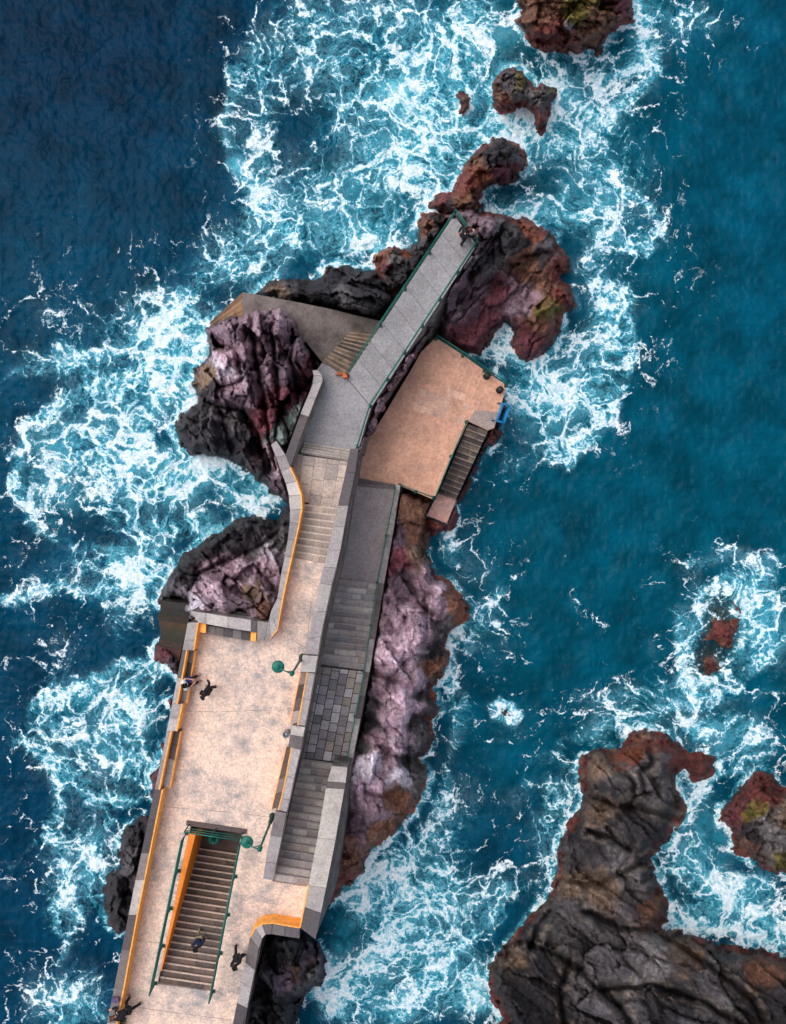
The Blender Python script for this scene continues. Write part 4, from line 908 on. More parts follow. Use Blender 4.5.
rock('sea_rock', 'large dark headland with pale veins filling the lower right corner',
     [(488, 975), (492, 962), (500, 950), (512, 938), (520, 925), (532, 912), (546, 900), (553, 885), (556, 868), (556, 850), (562, 832), (572, 820), (584, 800), (580, 785), (578, 768), (582, 755), (594, 748), (610, 748), (620, 748), (628, 732), (645, 729), (665, 733), (676, 742), (690, 752), (716, 756), (719, 772), (706, 781), (692, 780), (684, 770), (676, 776), (680, 795), (686, 808), (684, 820), (676, 828), (672, 840), (660, 848), (650, 858), (655, 872), (662, 885), (668, 905), (670, 920), (662, 927), (668, 930), (690, 932), (720, 944), (755, 948), (800, 960), (840, 980), (840, 1080), (560, 1080), (500, 1060), (480, 1040), (505, 1020), (492, 1000)],
     [(600, 765, 2.4, 'tan'), (615, 775, 3.0, 'gry'), (630, 755, 2.4, 'ora'), (660, 745, 2.2, 'red'), (655, 760, 3.2, 'gry'), (640, 785, 3.8, 'gry', 1.3), (662, 790, 3.6, 'lgy'), (618, 790, 3.6, 'blk'), (705, 768, 1.6, 'red'), (688, 760, 1.9, 'red'), (680, 812, 2.0, 'blk'), (600, 812, 2.6, 'tan', .8), (625, 810, 3.0, 'blk'), (590, 840, 3.4, 'blk', 1.3), (610, 850, 3.9, 'gry', 1.3), (640, 835, 3.4, 'blk'), (620, 868, 3.4, 'lgy', 1.), (575, 860, 2.7, 'gry'), (655, 850, 2.4, 'blk'), (570, 880, 2.6, 'tan'), (600, 888, 3.2, 'tan', .9), (640, 890, 3.2, 'gry'), (655, 905, 2.6, 'brn', .7), (560, 910, 3., 'gry'), (580, 930, 4., 'gry', 1.5), (540, 950, 3.2, 'blk', 1.2), (520, 960, 2.4, 'tan', .8), (610, 950, 4.4, 'gry', 1.4), (540, 990, 3.8, 'blk', 1.5), (600, 1000, 4.8, 'gry', 1.5), (650, 970, 4.4, 'lgy'), (690, 960, 3.4, 'tan', .8), (720, 975, 3.8, 'gry', 1.4), (670, 1000, 4.8, 'blk', 1.5), (760, 975, 3., 'brn'), (770, 1010, 4.2, 'blk', 1.5), (700, 1020, 4.6, 'gry', 1.5), (570, 1040, 4.2, 'blk', 1.5), (630, 1040, 4.8, 'gry', 1.5)],
     seed=131, creasetan=1., cell=42, edge=13, ang=.75, stretch=2.4, rim='red', rimh=1.0, amp=1.0, step=1.2, rimw=1.1, fold=.12, ledge=5, gain=.80,
     creases=[[(576, 792), (590, 798), (621, 804), (648, 810), (668, 816), (688, 824)], [(562, 876), (580, 884), (602, 884), (624, 872), (650, 858)], [(585, 912), (606, 922), (630, 930), (652, 930), (672, 926)],
              [(518, 942), (545, 948), (570, 962), (598, 988), (622, 1010), (640, 1040)], [(570, 962), (560, 990), (566, 1030)], [(651, 932), (690, 952), (723, 976), (752, 1000), (766, 1030)], [(606, 750), (612, 764), (634, 783), (632, 806)],
              [(648, 742), (652, 762), (640, 772), (646, 790)], [(590, 830), (612, 838), (630, 850)], [(600, 990), (650, 985), (700, 1000), (740, 1024)], [(556, 905), (540, 925), (530, 950)]])
rock('sea_rock', 'boulder with red flank and tan grey top cut by the right edge of the photo',
     [(716, 824), (720, 806), (730, 802), (736, 790), (746, 778), (758, 772), (772, 773), (782, 786), (800, 790), (830, 800), (840, 850), (820, 880), (786, 876), (765, 868), (742, 858), (730, 848), (732, 828)],
     [(750, 790, 2.4, 'red'), (768, 785, 2.4, 'red'), (738, 815, 1.2, 'mar'), (722, 818, .9, 'mar'), (755, 810, 2.8, 'olv', .6), (750, 835, 2.6, 'blk'), (775, 835, 3.4, 'lgy', 1.4), (790, 820, 3.4, 'tan'), (785, 860, 2.6, 'olv', .7), (740, 850, 1.5, 'brn'), (815, 840, 3.2, 'gry')], seed=141, cell=20, edge=11, rim='red', rimh=1.2)
rock('sea_rock', 'reddish half sunken rock with foam breaking over it at the right',
     [(698, 622), (700, 600), (710, 582), (724, 576), (738, 590), (744, 612), (742, 638), (736, 655), (726, 672), (708, 680), (694, 668), (692, 645)],
     [(720, 633, 1.1, 'red', 1.5), (727, 638, .7, 'red', 1.2), (722, 615, -.45, 'brn'), (716, 598, -.8, 'gry'), (713, 661, .55, 'red', .9), (703, 650, -.5, 'brn'), (724, 656, -.7, 'gry'), (738, 640, -.8, 'gry'), (706, 625, -.6, 'brn'), (712, 645, -.35, 'brn')], sub=True, seed=151, cell=12, edge=10, rim='red', amp=.7, rimh=.8)
rock('sea_rock', 'tiny dark rock awash with a white crest in open water',
     [(492, 708), (500, 702), (510, 705), (519, 714), (514, 722), (503, 720), (495, 716)], [(503, 712, .25, 'blk', .7), (510, 716, .0, 'blk'), (505, 713, .3, 'ora', .25), (497, 709, -.3, 'blk'), (515, 718, -.4, 'blk')], sub=True, seed=161, cell=8, edge=5, rim='blk', amp=.5)
# dark concrete bastion foot outside the top left corner of the terrace
mb = MB()
qa = [W(161, 601, 2.4), W(193, 604, 2.4), W(178, 664, 1.2), W(156, 657, 1.2)]
strips = [(62, 58, 58), (54, 52, 52), (60, 54, 46), (84, 66, 50), (66, 64, 52), (58, 58, 50), (74, 60, 54), (98, 64, 64), (112, 76, 78)]
for k, tn in enumerate(strips):
    t0, t1 = k/len(strips), (k+1)/len(strips); l0, l1, r0, r1 = qa[0].lerp(qa[3], t0), qa[0].lerp(qa[3], t1), qa[1].lerp(qa[2], t0), qa[1].lerp(qa[2], t1)
    j0, j1 = random.uniform(-.12, .12), random.uniform(-.12, .12)
    pts = [(l0.x+j0, l0.y), (r0.x, r0.y), (r1.x, r1.y), (l1.x+j0, l1.y)]
    mb.prism(pts, [l0.z, r0.z, r1.z, l1.z], -2, s2l(tn))
tag(mb.build('concrete_block', M_old), 'dark weathered concrete block outside the top left corner of the terrace', 'concrete block')
rock('sea_rock', 'low maroon rock at the waterline under the dark concrete block',
     [(155, 648), (160, 640), (172, 640), (184, 660), (178, 676), (170, 670), (160, 666), (154, 660)], [(160, 655, 1.2, 'mar'), (172, 665, 1.2, 'dpu')], seed=171, cell=9, edge=6, rim='mar', amp=.6, cap=False)

# ================================================================== SEA
fx = np.concatenate([[-9000, -3000, -1200, -500, -250, -140], np.arange(-90, 880, 1.9), [930, 1050, 1300, 2000, 4000, 9800]])
fy = np.concatenate([[-9000, -3000, -1200, -500, -250, -140], np.arange(-90, 1118, 1.9), [1170, 1290, 1500, 2200, 4500, 10000]])
X, Y = np.meshgrid(fx, fy)
foam = np.zeros(X.shape); aer = np.zeros(X.shape); clr = np.zeros(X.shape)
Xw = X+16*fbm(X/55, Y/55, 4, 201)+5*fbm(X/14, Y/14, 3, 203); Yw = Y+16*fbm(X/55, Y/55, 4, 202)+5*fbm(X/14, Y/14, 3, 204)
def blob(x, y, rx, ry, rot=0, hard=1.):
    c, s = math.cos(math.radians(rot)), math.sin(math.radians(rot))
    u = ((Xw-x)*c+(Yw-y)*s)/rx; v = (-(Xw-x)*s+(Yw-y)*c)/ry
    return np.exp(-((u*u+v*v)**hard)*.9)
FO = [ # x, y, rx, ry, rot, density
 (310, 50, 55, 40, 0, .62), (400, 45, 80, 45, 0, .66), (470, 45, 60, 40, 0, .75), (430, 100, 60, 35, 0, .9), (360, 110, 50, 45, 0, .62), (400, 170, 60, 45, 0, .84), (440, 150, 40, 35, 0, .9),
 (330, 190, 60, 40, 0, .62), (300, 250, 70, 25, -10, .74), (370, 235, 50, 28, 0, .92), (262, 100, 26, 60, 0, .52), (255, 175, 22, 50, 0, .5), (250, 60, 20, 30, 0, .4), (275, 215, 40, 30, 0, .6), (225, 270, 45, 30, 0, .52), (235, 240, 30, 30, 0, .42),
 (300, 10, 60, 20, 0, .42), (390, 5, 60, 22, 0, .5), (480, 5, 30, 30, 0, .55), (560, 75, 35, 25, 0, .72), (620, 65, 35, 28, 0, .6), (560, 140, 45, 30, 0, .8), (600, 185, 45, 40, 0, .74), (520, 205, 40, 18, 0, .9), (560, 215, 40, 20, 0, .82), (615, 235, 35, 30, 0, .55), (590, 110, 50, 30, 0, .55), (640, 150, 30, 60, 0, .38), (650, 45, 22, 30, 0, .42), (690, 15, 40, 20, 10, .42), (640, 15, 25, 15, 0, .5),
 (690, 20, 60, 12, 20, .3), (655, 245, 25, 12, 0, .3),
 (520, 118, 30, 20, 0, .9), (485, 120, 25, 30, 0, .85), (515, 150, 20, 30, 0, .5),
 (190, 325, 30, 25, 0, .72), (165, 350, 45, 30, -20, .66), (180, 380, 32, 40, 0, .76), (120, 330, 50, 22, -25, .42), (60, 360, 60, 16, 10, .36), (90, 375, 60, 20, 10, .42), (120, 400, 50, 22, 15, .55), (60, 440, 34, 34, 0, .64), (35, 480, 22, 35, 0, .55), (50, 500, 30, 20, 0, .5), (90, 460, 40, 40, 0, .5), (120, 440, 30, 40, 0, .58), (115, 500, 30, 40, 0, .52),
 (165, 475, 26, 30, 0, 1.), (185, 490, 30, 22, 0, .95), (205, 465, 25, 12, 0, .9), (235, 480, 40, 16, 25, .74), (250, 500, 30, 14, 10, .8), (170, 530, 50, 18, 0, .74), (150, 560, 30, 25, 0, .66), (205, 525, 30, 10, -20, .8), (110, 560, 40, 18, 0, .5), (60, 560, 50, 15, 10, .36), (35, 590, 25, 12, 10, .42), (80, 590, 50, 12, 10, .42), (130, 610, 25, 30, 0, .5), (140, 580, 25, 20, 0, .6), (10, 600, 18, 10, 0, .45),
 (150, 670, 22, 20, 0, .72), (110, 690, 50, 20, -5, .62), (130, 715, 35, 25, -5, .86), (95, 745, 50, 22, 20, .68), (140, 760, 22, 28, 0, .82), (60, 700, 30, 30, 0, .48), (35, 735, 28, 30, 0, .42), (60, 765, 40, 15, 10, .52), (60, 660, 40, 30, 0, .22), (90, 800, 45, 20, 0, .5), (70, 840, 35, 25, 0, .46), (95, 870, 30, 30, 0, .5), (60, 890, 30, 30, 0, .42), (80, 920, 40, 20, 0, .46), (50, 1000, 40, 25, 0, .72), (90, 985, 30, 30, 0, .62), (80, 1020, 40, 20, 0, .62), (30, 960, 20, 12, 0, .32), (8, 885, 8, 14, 0, .35),
 (42, 240, 8, 14, 0, .40), (65, 220, 10, 5, 0, .25), (150, 295, 40, 15, 0, .33), (45, 310, 40, 20, 0, .3), (15, 370, 25, 15, 0, .35),
 (600, 300, 22, 28, 0, .84), (615, 330, 16, 36, 0, .76), (590, 360, 28, 30, 0, .74), (540, 385, 38, 28, 0, 1.), (525, 410, 26, 20, 0, .95), (560, 415, 38, 30, 0, .76), (560, 448, 30, 14, 0, .72), (600, 400, 18, 24, 0, .66), (500, 350, 18, 16, 0, 1.), (505, 325, 12, 14, 40, .9), (520, 362, 16, 10, 0, 1.), (640, 270, 25, 30, 0, .24), (520, 460, 30, 20, 0, .42), (500, 470, 25, 25, 0, .36), (680, 300, 60, 60, 0, .12), (590, 265, 15, 20, 0, .6),
 (450, 545, 14, 20, 0, .62), (470, 560, 30, 20, 0, .4), (500, 590, 20, 30, 0, .33), (490, 630, 20, 25, 0, .40), (455, 640, 12, 14, 0, .5), (453, 685, 10, 20, 0, .95), (460, 720, 18, 25, 0, .36), (505, 703, 9, 4, 20, .95), (500, 740, 30, 18, 0, .28), (430, 800, 14, 18, 0, .5), (440, 840, 35, 25, 0, .55), (400, 855, 30, 18, -30, .82), (370, 880, 28, 25, 0, .85), (350, 910, 18, 20, 0, .9), (395, 905, 40, 25, 0, .8), (430, 890, 40, 25, 0, .72), (380, 950, 50, 20, -40, .85), (335, 965, 14, 22, 0, .9), (330, 1000, 20, 20, 0, .92), (360, 1005, 40, 25, 0, .7), (425, 950, 45, 35, 0, .72), (420, 1000, 50, 30, 0, .78), (470, 985, 18, 20, 0, 1.), (482, 1005, 18, 16, 0, 1.), (470, 920, 30, 40, 0, .45), (460, 800, 40, 30, 0, .26),
 (560, 795, 22, 25, 0, .72), (545, 820, 18, 20, 0, .58), (570, 760, 14, 14, 0, .5), (600, 730, 40, 14, 0, .4), (600, 700, 60, 18, 0, .34), (640, 690, 40, 12, -10, .42), (548, 860, 10, 30, 0, .55), (530, 890, 20, 20, 0, .42), (500, 880, 25, 25, 0, .33), (640, 720, 20, 6, 0, .5),
 (690, 610, 20, 35, 0, .50), (735, 590, 30, 20, 0, .45), (765, 575, 25, 20, 0, .42), (765, 605, 28, 35, 0, .76), (745, 630, 22, 30, 0, .72), (726, 606, 12, 8, 0, .7), (720, 650, 10, 3, 0, .5), (710, 680, 35, 8, 0, .58), (745, 660, 20, 15, -30, .6), (690, 650, 15, 25, 0, .5), (775, 650, 20, 30, 0, .60), (700, 560, 50, 15, 0, .25), (780, 530, 20, 20, 0, .2), (690, 700, 50, 12, 0, .5),
 (720, 730, 50, 18, 0, .7), (700, 735, 20, 10, 0, .7), (760, 745, 30, 22, 0, .72), (700, 800, 24, 20, 0, .86), (740, 765, 20, 12, 0, .72), (690, 840, 32, 24, 0, .8), (715, 870, 32, 20, 0, .74), (680, 870, 16, 22, 0, .82), (700, 910, 35, 16, 0, .95), (740, 900, 40, 25, 0, .84), (770, 925, 30, 20, 0, .82), (700, 885, 15, 12, 0, .7), (760, 885, 25, 12, 0, .72)]
for x, y, rx, ry, rot, dn in FO:
    foam = np.maximum(foam, 0) ; foam = 1-(1-foam)*(1-dn*blob(x, y, rx, ry, rot, 1.15)*.72)
def streak(pts, w, dn):
    global foam
    dd = np.full(X.shape, 1e9)
    for (ax, ay), (bx, by) in zip(pts, pts[1:]):
        ex, ey = bx-ax, by-ay; t = np.clip(((Xw-ax)*ex+(Yw-ay)*ey)/(ex*ex+ey*ey), 0, 1); dd = np.minimum(dd, np.hypot(Xw-ax-t*ex, Yw-ay-t*ey))
    foam = 1-(1-foam)*(1-dn*np.exp(-(dd/w)**2))
for st in [([(232, 70), (228, 120), (236, 170), (262, 190), (280, 230)], 9, .45), ([(10, 480), (12, 450), (28, 425), (60, 408), (100, 390), (150, 372), (200, 352)], 9, .5), ([(12, 480), (30, 520), (60, 540), (110, 548), (150, 600)], 8, .42),
           ([(60, 345), (100, 360), (140, 340), (180, 300), (220, 270)], 8, .4), ([(0, 600), (60, 585), (120, 592), (160, 570)], 6, .35), ([(10, 380), (50, 368), (90, 372)], 6, .35), ([(170, 372), (150, 420), (128, 470), (135, 520)], 9, .4),
           ([(30, 700), (70, 690), (110, 670), (150, 660)], 8, .42), ([(20, 740), (60, 770), (100, 790), (130, 800)], 8, .42), ([(60, 780), (50, 830), (70, 880), (60, 930)], 9, .38), ([(120, 800), (95, 850), (90, 900), (60, 960)], 9, .40), ([(10, 870), (25, 850), (40, 842)], 3, .35),
           ([(600, 90), (640, 60), (650, 25), (620, 10)], 7, .55), ([(560, 90), (605, 120), (640, 100), (655, 60)], 7, .5), ([(600, 240), (640, 250), (665, 235), (650, 200), (620, 190)], 7, .45), ([(625, 290), (634, 330), (628, 370), (600, 430), (565, 460)], 8, .5),
           ([(560, 560), (590, 620), (640, 650), (680, 690), (740, 700), (786, 690)], 6, .22), ([(672, 610), (680, 650), (700, 690), (740, 690), (770, 650)], 6, .45), ([(690, 560), (730, 555), (780, 560)], 7, .32), ([(470, 650), (480, 610), (500, 590)], 6, .35), ([(470, 690), (450, 760), (445, 810)], 7, .35),
           ([(520, 800), (530, 770), (570, 740), (620, 715), (700, 705)], 7, .34), ([(340, 1010), (370, 960), (410, 920), (440, 870)], 10, .5), ([(400, 1020), (440, 970), (480, 930), (500, 890)], 9, .4), ([(640, 880), (690, 860), (720, 900), (786, 930)], 9, .5), ([(660, 920), (700, 925), (760, 940), (786, 945)], 7, .8)]:
    streak(*st)
for x, y, rx, ry, dn in [(290, 120, 100, 120, .16), (600, 140, 80, 120, .10), (120, 430, 110, 120, .22), (90, 600, 120, 60, .16), (90, 780, 100, 160, .22), (600, 370, 60, 90, .2), (480, 640, 50, 130, .18), (440, 930, 110, 110, .25), (720, 640, 90, 100, .18), (640, 720, 120, 45, .14), (560, 830, 40, 80, .12), (160, 290, 110, 50, .2), (470, 800, 70, 60, .15), (30, 330, 60, 30, .14), (680, 30, 70, 40, .2)]:
    foam = 1-(1-foam)*(1-dn*blob(x, y, rx, ry, 0, 1.2))
for x, y, rx, ry, dn in [(400, 95, 25, 25, .95), (395, 150, 35, 30, .7), (310, 215, 40, 22, .6), (238, 165, 8, 22, .8), (290, 210, 30, 20, .6), (60, 455, 30, 26, .75), (100, 440, 30, 22, .5), (130, 375, 30, 14, .55), (60, 490, 20, 30, .6), (165, 470, 30, 28, .7), (230, 485, 40, 14, .8), (255, 502, 20, 12, .6), (550, 415, 30, 22, .8), (200, 350, 18, 18, .4),
                         (600, 190, 30, 25, .6), (375, 985, 35, 25, .75), (430, 960, 35, 30, .45), (345, 930, 16, 20, .8), (700, 850, 30, 40, .65), (740, 910, 40, 20, .6), (765, 620, 20, 24, .8), (735, 740, 40, 16, .5), (110, 735, 40, 22, .6), (95, 760, 40, 12, .4), (60, 1000, 30, 18, .45), (500, 25, 30, 25, .5), (630, 40, 14, 20, .3), (370, 190, 50, 30, .5), (180, 490, 30, 20, .7), (560, 95, 30, 20, .5)]:
    aer = np.maximum(aer, .9*dn*blob(x, y, rx, ry, 0, 1.3))
near = np.full(X.shape, 99.)
for outl in ALLROCKS:
    a = np.array(outl); x0, y0 = a.min(0)-25; x1, y1 = a.max(0)+25
    m = (X > x0) & (X < x1) & (Y > y0) & (Y < y1)
    dd = np.full(X.shape, 99.); dd[m] = -sdist(X[m], Y[m], outl); near = np.minimum(near, dd)
halo = sstep(9, 0, near+2.5*fbm(X/9, Y/9, 3, 210))*np.clip(.35+1.1*fbm(X/45, Y/45, 3, 211)+1.2*foam, 0, .8)
foam = np.clip(1-(1-foam)*(1-halo), 0, 1.0)*(1-.55*np.exp(-(((X-716)/20)**2+((Y-632)/36)**2)))
clr = np.maximum(blob(718, 615, 20, 36, 0, 1.6)*.85, blob(712, 655, 20, 18, 0, 1.6)*.8)
clr = np.where(near < 3, np.maximum(clr, 0), clr)
# water colour: deep navy in the upper left, teal to the right
tx = sstep(120, 560, X+40*fbm(X/120, Y/120, 3, 220)); ty = sstep(150, 760, Y)
def lc(c): return np.array(s2l(c))
cA = lc((0, 38, 62)); cB = lc((0, 56, 80)); cC = lc((0, 68, 88)); cD = lc((6, 56, 80))
wcol = (cA*(1-sstep(60, 330, Y))[..., None]+cB*sstep(60, 330, Y)[..., None])
wcol = wcol*(1-tx)[..., None]+cC*tx[..., None]
dk = (sstep(560, 760, Y)*sstep(330, 60, X))*.55
wcol = wcol*(1-dk)[..., None]+lc((3, 44, 70))*dk[..., None]
dk = sstep(690, 860, Y)*sstep(300, 420, X)*.7
wcol = wcol*(1-dk)[..., None]+cD*dk[..., None]
dk = sstep(650, 786, X)*sstep(500, 200, Y)*.4
wcol = wcol*(1-dk)[..., None]+lc((2, 62, 88))*dk[..., None]
wcol = wcol*(1+.35*fbm(X/60, Y/60, 5, 222))[..., None]
amp = np.exp(-((np.maximum(np.abs(X-393)-480, 0)+np.maximum(np.abs(Y-512)-600, 0))/200)**2)
z = .16*fbm((X*.8+Y*.6)/46, (Y*.8-X*.6)/80, 5, 230, .55)+.10*fbm(X/12, Y/12, 4, 231, .6, True)+.09*foam*(1+fbm(X/6, Y/6, 3, 232))
z = z*amp-.02
S = H/F
me = bpy.data.meshes.new('sea')
ny, nx = X.shape; idx = np.arange(ny*nx).reshape(ny, nx)
quads = np.stack([idx[:-1, :-1], idx[1:, :-1], idx[1:, 1:], idx[:-1, 1:]], -1).reshape(-1, 4)
co = np.stack([(X-393)*S, (512-Y)*S, z], -1).reshape(-1, 3)
me.vertices.add(len(co)); me.vertices.foreach_set('co', co.astype(np.float32).ravel())
me.loops.add(quads.size); me.loops.foreach_set('vertex_index', quads.astype(np.int32).ravel())
me.polygons.add(len(quads)); me.polygons.foreach_set('loop_start', (np.arange(len(quads))*4).astype(np.int32))
me.update(calc_edges=True); me.polygons.foreach_set('use_smooth', np.ones(len(quads), bool))
at = me.color_attributes.new('Col', 'FLOAT_COLOR', 'POINT')
at.data.foreach_set('color', np.concatenate([np.clip(wcol, 0, 1).reshape(-1, 3), np.ones((ny*nx, 1))], 1).astype(np.float32).ravel())
for nm, arr in (('foam', foam), ('aer', aer), ('clear', clr)):
    a = me.attributes.new(nm, 'FLOAT', 'POINT'); a.data.foreach_set('value', arr.astype(np.float32).ravel())
me.materials.append(M_water)
o = bpy.data.objects.new('water', me); COL.objects.link(o); tag(o, kind='structure')
mb = MB(); mb.box((0, 0, -6.2), (1000, 1000, .2), s2l((20, 60, 70))); tag(mb.build('seabed', M_old), kind='structure')

# ================================================================== PEOPLE
M_skin = mat_paint('skin', (206, 150, 124), .6, .08); M_hair = mat_paint('hair', (28, 22, 20), .6, .2); M_hairb = mat_paint('hair_brown', (92, 56, 40), .6, .2)
def cloth(name, rgb): return mat_paint(name, rgb, .9, .25)
M_cblk = cloth('black_cloth', (24, 25, 32)); M_cnavy = cloth('navy_cloth', (28, 40, 66)); M_cpink = cloth('pale_pink_cloth', (228, 190, 186)); M_cwht = cloth('white_cloth', (222, 220, 222)); M_ctan = cloth('tan_cloth', (150, 140, 118)); M_shoe = cloth('dark_shoes', (20, 20, 24)); M_cblue = cloth('blue_bag_cloth', (40, 62, 140))
M_eye = mat_paint('eye_dark', (15, 12, 12), .3, .05)
def skinmesh(name, mat, verts, edges, radii, root, parent, sub=1):
    me = bpy.data.meshes.new(name+'_sk'); me.from_pydata(verts, edges, []); o = bpy.data.objects.new('tmp', me); COL.objects.link(o)
    md = o.modifiers.new('s', 'SKIN'); md.use_smooth_shade = True
    for i, r in enumerate(radii): me.skin_vertices[0].data[i].radius = (r, r)
    me.skin_vertices[0].data[root].use_root = True
    ss = o.modifiers.new('u', 'SUBSURF'); ss.levels = sub; ss.render_levels = sub
    dg = bpy.context.evaluated_depsgraph_get(); nm = bpy.data.meshes.new_from_object(o.evaluated_get(dg)); nm.name = name
    bpy.data.objects.remove(o)
    nm.materials.clear(); nm.materials.append(mat)
    for p in nm.polygons: p.use_smooth = True
    q = bpy.data.objects.new(name, nm); COL.objects.link(q); q.parent = parent; return q
def person(label, px, py, z, face, J, top, legs, shoes, hair, long_sleeve=True):
    """face: heading in degrees (0 = +y, counter clockwise); J: joints, x right, y forward, z up"""
    t = thing('person', label, 'person', W(px, py, z), math.radians(face)); t.scale = (1.0, 1.0, 1.0)
    V = lambda k: Vector(J[k])
    names = ['pel', 'wst', 'che', 'nck', 'hd0', 'hd1', 'hd2']
    vs = [V('pel'), V('pel').lerp(V('che'), .5), V('che'), V('nck')]
    hdir = (V('head')-V('nck')).normalized(); fw = Vector(J.get('look', (0, 1, 0))).normalized(); fw = (fw-hdir*fw.dot(hdir)).normalized()
    vs += [V('head')-hdir*.07+fw*.02, V('head'), V('head')+hdir*.08, V('head')+fw*.115-hdir*.015]
    ra = [.125, .115, .12, .055, .072, .092, .07, .014]
    ed = [(0, 1), (1, 2), (2, 3), (3, 4), (4, 5), (5, 6), (5, 7)]
    for s in 'LR':
        b = len(vs); vs += [V('sh'+s), V('el'+s), V('wr'+s)]; ra += [.058, .042, .03]; ed += [(2, b), (b, b+1), (b+1, b+2)]
        d = (V('wr'+s)-V('el'+s)).normalized(); sd = Vector((1, 0, 0)) if abs(d.x) < .8 else Vector((0, 0, 1)); sd = (sd-d*sd.dot(d)).normalized(); cr = d.cross(sd)
        pc = len(vs); vs.append(V('wr'+s)+d*.06); ra.append(.032); ed.append((b+2, pc))
        for k, (o_, L) in enumerate(((-.036, .065), (-.012, .08), (.012, .085), (.036, .07))):
            f = len(vs); r0 = V('wr'+s)+d*.095+sd*o_; vs += [r0, r0+d*L*.55+cr*.008, r0+d*L+cr*.025]; ra += [.011, .010, .008]; ed += [(pc, f), (f, f+1), (f+1, f+2)]
        f = len(vs); vs += [V('wr'+s)+d*.05+sd*.045, V('wr'+s)+d*.09+sd*.065]; ra += [.012, .010]; ed += [(pc, f), (f, f+1)]
        b = len(vs); vs += [V('hp'+s), V('kn'+s), V('an'+s), V('to'+s)]; ra += [.088, .056, .04, .032]; ed += [(0, b), (b, b+1), (b+1, b+2), (b+2, b+3)]
    skinmesh('body', M_skin, vs, ed, ra, 0, t)
    # clothes
    vs = [V('pel')+Vector((0, 0, .02)), V('pel').lerp(V('che'), .5), V('che'), V('nck')-hdir*.04]; ra = [.18, .165, .165, .075]; ed = [(0, 1), (1, 2), (2, 3)]
    for s in 'LR':
        b = len(vs); vs += [V('sh'+s), V('el'+s), V('wr'+s)-(V('wr'+s)-V('el'+s))*(.06 if long_sleeve else .95)]; ra += [.088, .068, .052]; ed += [(2, b), (b, b+1), (b+1, b+2)]
    skinmesh('jacket', top, vs, ed, ra, 0, t)
    vs = [V('pel')-Vector((0, 0, .02))]; ra = [.14]; ed = []
    for s in 'LR':
        b = len(vs); vs += [V('hp'+s), V('kn'+s), V('an'+s)+(V('kn'+s)-V('an'+s))*.08]; ra += [.105, .075, .062]; ed += [(0, b), (b, b+1), (b+1, b+2)]
    skinmesh('trousers', legs, vs, ed, ra, 0, t)
    for s in 'LR':
        skinmesh('shoe', shoes, [V('an'+s)+Vector((0, 0, -.03)), (V('an'+s)+V('to'+s))/2+Vector((0, 0, -.02)), V('to'+s)], [(0, 1), (1, 2)], [.055, .05, .042], 0, t)
    hp = V('head')-fw*.022+hdir*.025
    o = skinmesh('hair', hair, [hp-hdir*.04-fw*.03, hp, hp+hdir*.06+fw*.01], [(0, 1), (1, 2)], [.085, .105, .078], 1, t)
    sd = fw.cross(hdir)
    for s in (-1, 1):
        m = MB(); m.lathe((0, 0, 0), [(.004, -.012), (.012, 0), (.004, .012)], 8)
        e = m.build('eye', M_eye); e.data.transform(Matrix.Translation(V('head')+fw*.085+sd*s*.032+hdir*.01)); e.parent = t
    return t
def stand(stride=.0, lean=.0, arms=.06, s2=None):
    return dict(pel=(0, 0, .95), che=(0, lean*.6, 1.33), nck=(0, lean, 1.5), head=(0, lean+.03, 1.63),
        shL=(-.19, lean*.75, 1.41), shR=(.19, lean*.75, 1.41), elL=(-.26, lean*.5-arms, 1.13), elR=(.26, lean*.5+arms, 1.13), wrL=(-.27, lean*.4-arms*1.2+.08, .88), wrR=(.27, lean*.4+arms*2+.08, .89),
        hpL=(-.1, 0, .92), hpR=(.1, 0, .92), knL=(-.11, stride*.5+.04, .5), knR=(.11, -stride*.35+.04, .5), anL=(-.11, stride, .09), anR=(.11, -stride, .11), toL=(-.12, stride+.16, .04), toR=(.12, -stride+.15, .045))
J = stand(.28, .06, .14)
person('person in black walking beside the dark topped wall near the bottom', 240.5, 948, TZ, -160, J, M_cblk, M_cblk, M_shoe, M_hair)
J = stand(.16, .08, .1); J['elR'] = (.38, .1, 1.2); J['wrR'] = (.46, .3, 1.1); J['elL'] = (-.38, -.02, 1.18); J['wrL'] = (-.36, .2, 1.05)
person('person in a black coat standing on the terrace opposite the seated person', 212.5, 687, TZ, 60, J, M_cblk, M_cblk, M_shoe, M_hair)
# sitting on the bench
J = dict(pel=(0, 0, .52), che=(0, .06, .86), nck=(0, .1, 1.02), head=(0, .15, 1.15), shL=(-.18, .07, .94), shR=(.18, .07, .94), elL=(-.23, .16, .7), elR=(.23, .16, .7), wrL=(-.12, .36, .66), wrR=(.12, .36, .66),
         hpL=(-.1, .02, .5), hpR=(.1, .02, .5), knL=(-.13, .45, .5), knR=(.13, .45, .5), anL=(-.13, .56, .09), anR=(.15, .5, .09), toL=(-.14, .72, .04), toR=(.17, .66, .04))
person('person in a pale top sitting on the left hand bench', 187.5, 682, TZ, -70, J, M_cwht, M_cblk, M_shoe, M_hair, False)
b = W(189.5, 679.5, TZ+.56); m = MB(); m.lathe(b, [(.05, -.08), (.13, -.07), (.15, .02), (.1, .1), (.03, .12)], 14); m.tube([b+Vector((-.08, 0, .08)), b+Vector((0, 0, .22)), b+Vector((.08, 0, .08))], .012, 6)
tag(m.build('hand_bag', M_cblue), 'small blue bag on the lap of the seated person', 'bag')
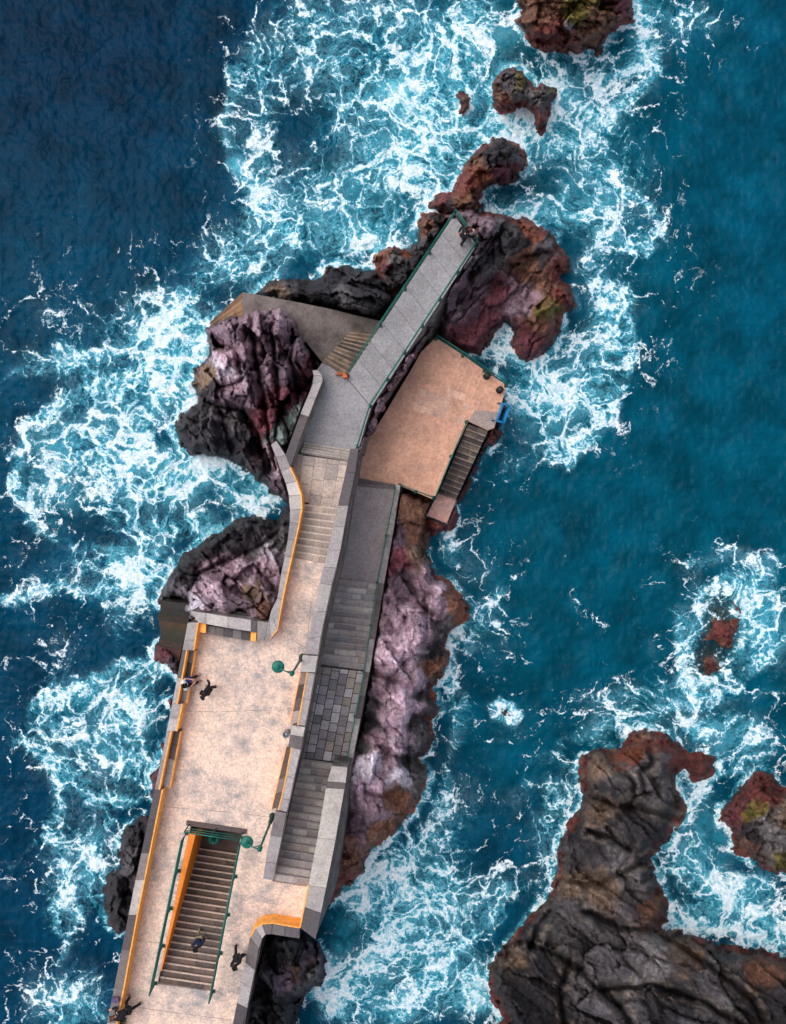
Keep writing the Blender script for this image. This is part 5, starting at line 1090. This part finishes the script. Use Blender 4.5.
# on the well stairs
zst = None
A, B = W(185, 984, TZ), W(213, 849, 4.9)
p = W(202.5, 929, 6.57)
fr = (A.y-p.y)/(A.y-B.y); i = int(fr*20); zst = TZ-(i+1)*(2.6/21)
J = stand(.15, .1, .08)
person('person in a dark navy coat climbing the middle of the stairwell', 203, 930, zst, 185, J, M_cnavy, M_ctan, M_shoe, M_hair)
# leaning over the sea wall
J = dict(pel=(0, -.05, .93), che=(0, .26, 1.18), nck=(0, .40, 1.27), head=(0, .51, 1.34), shL=(-.19, .32, 1.2), shR=(.19, .32, 1.2), elL=(-.3, .42, 1.0), elR=(.27, .44, 1.0), wrL=(-.2, .62, .97), wrR=(.2, .62, .97),
         hpL=(-.1, -.05, .9), hpR=(.1, -.05, .9), knL=(-.14, -.1, .5), knR=(.16, .12, .5), anL=(-.16, -.42, .09), anR=(.24, .02, .09), toL=(-.17, -.28, .04), toR=(.26, .17, .04), look=(0, 1, -.3))
person('person in black leaning over the sea wall, bottom left', 132.5, 1000, TZ, 100, J, M_cblk, M_cblk, M_shoe, M_hairb)
b = W(116, 998.5, WT+.02); m = MB(); m.prism([(b.x-.16, b.y-.12), (b.x+.17, b.y-.1), (b.x+.14, b.y+.12), (b.x-.15, b.y+.1)], b.z+.18, b.z, (1, 1, 1)); tag(m.build('shoulder_bag', cloth('purple_cloth', (92, 76, 110)), bevel=.03), 'small purple bag resting on the sea wall beside the leaning person', 'bag')
# two at the end of the walkway
J = stand(.18, .12, .2); J['elL'] = (-.36, .1, 1.2)
person('person in a black jacket at the far end of the grey walkway', 462.2, 242, NZ, -60, J, M_cblk, M_cblk, M_shoe, M_hair)
J = stand(.05, .03, .05)
person('person in a pale pink top by the far railing corner of the walkway', 467.3, 241.0, NZ, 20, J, M_cpink, M_ctan, M_shoe, M_hairb, False)

# ================================================================== LIGHT, SKY, CAMERA
w = bpy.data.worlds.new('World'); SC.world = w; w.use_nodes = True
nt = w.node_tree; bg = nt.nodes['Background']
sk = nt.nodes.new('ShaderNodeTexSky'); sk.sky_type = 'NISHITA'; sk.sun_disc = False
EL, AZ = math.radians(60), math.radians(300)       # azimuth clockwise from +y
sk.sun_elevation = EL; sk.sun_rotation = AZ; sk.air_density = 1.0; sk.dust_density = 3.5; sk.ozone_density = 1.0
hs = nt.nodes.new('ShaderNodeHueSaturation'); hs.inputs['Saturation'].default_value = .45; nt.links.new(sk.outputs[0], hs.inputs['Color']); nt.links.new(hs.outputs[0], bg.inputs[0]); bg.inputs[1].default_value = .15
sd = bpy.data.lights.new('sun', 'SUN'); sd.energy = 1.1; sd.angle = math.radians(50); sd.color = (1, .93, .86)
so = bpy.data.objects.new('sun', sd); COL.objects.link(so)
d = Vector((math.sin(AZ)*math.cos(EL), math.cos(AZ)*math.cos(EL), math.sin(EL)))
so.rotation_euler = d.to_track_quat('Z', 'Y').to_euler()
cd = bpy.data.cameras.new('camera'); cam = bpy.data.objects.new('camera', cd); COL.objects.link(cam); SC.camera = cam
cam.location = (0, 0, H); cam.rotation_euler = (0, 0, 0)
cd.sensor_fit = 'VERTICAL'; cd.sensor_height = 24; cd.lens = 24*F/1024; cd.clip_end = 5000; cd.clip_start = .5
SC.render.resolution_x = 786; SC.render.resolution_y = 1024
vs_ = SC.view_settings; vs_.view_transform = 'Standard'; vs_.look = 'None'; vs_.exposure = .30; vs_.gamma = 1
SC.render.engine = 'CYCLES'
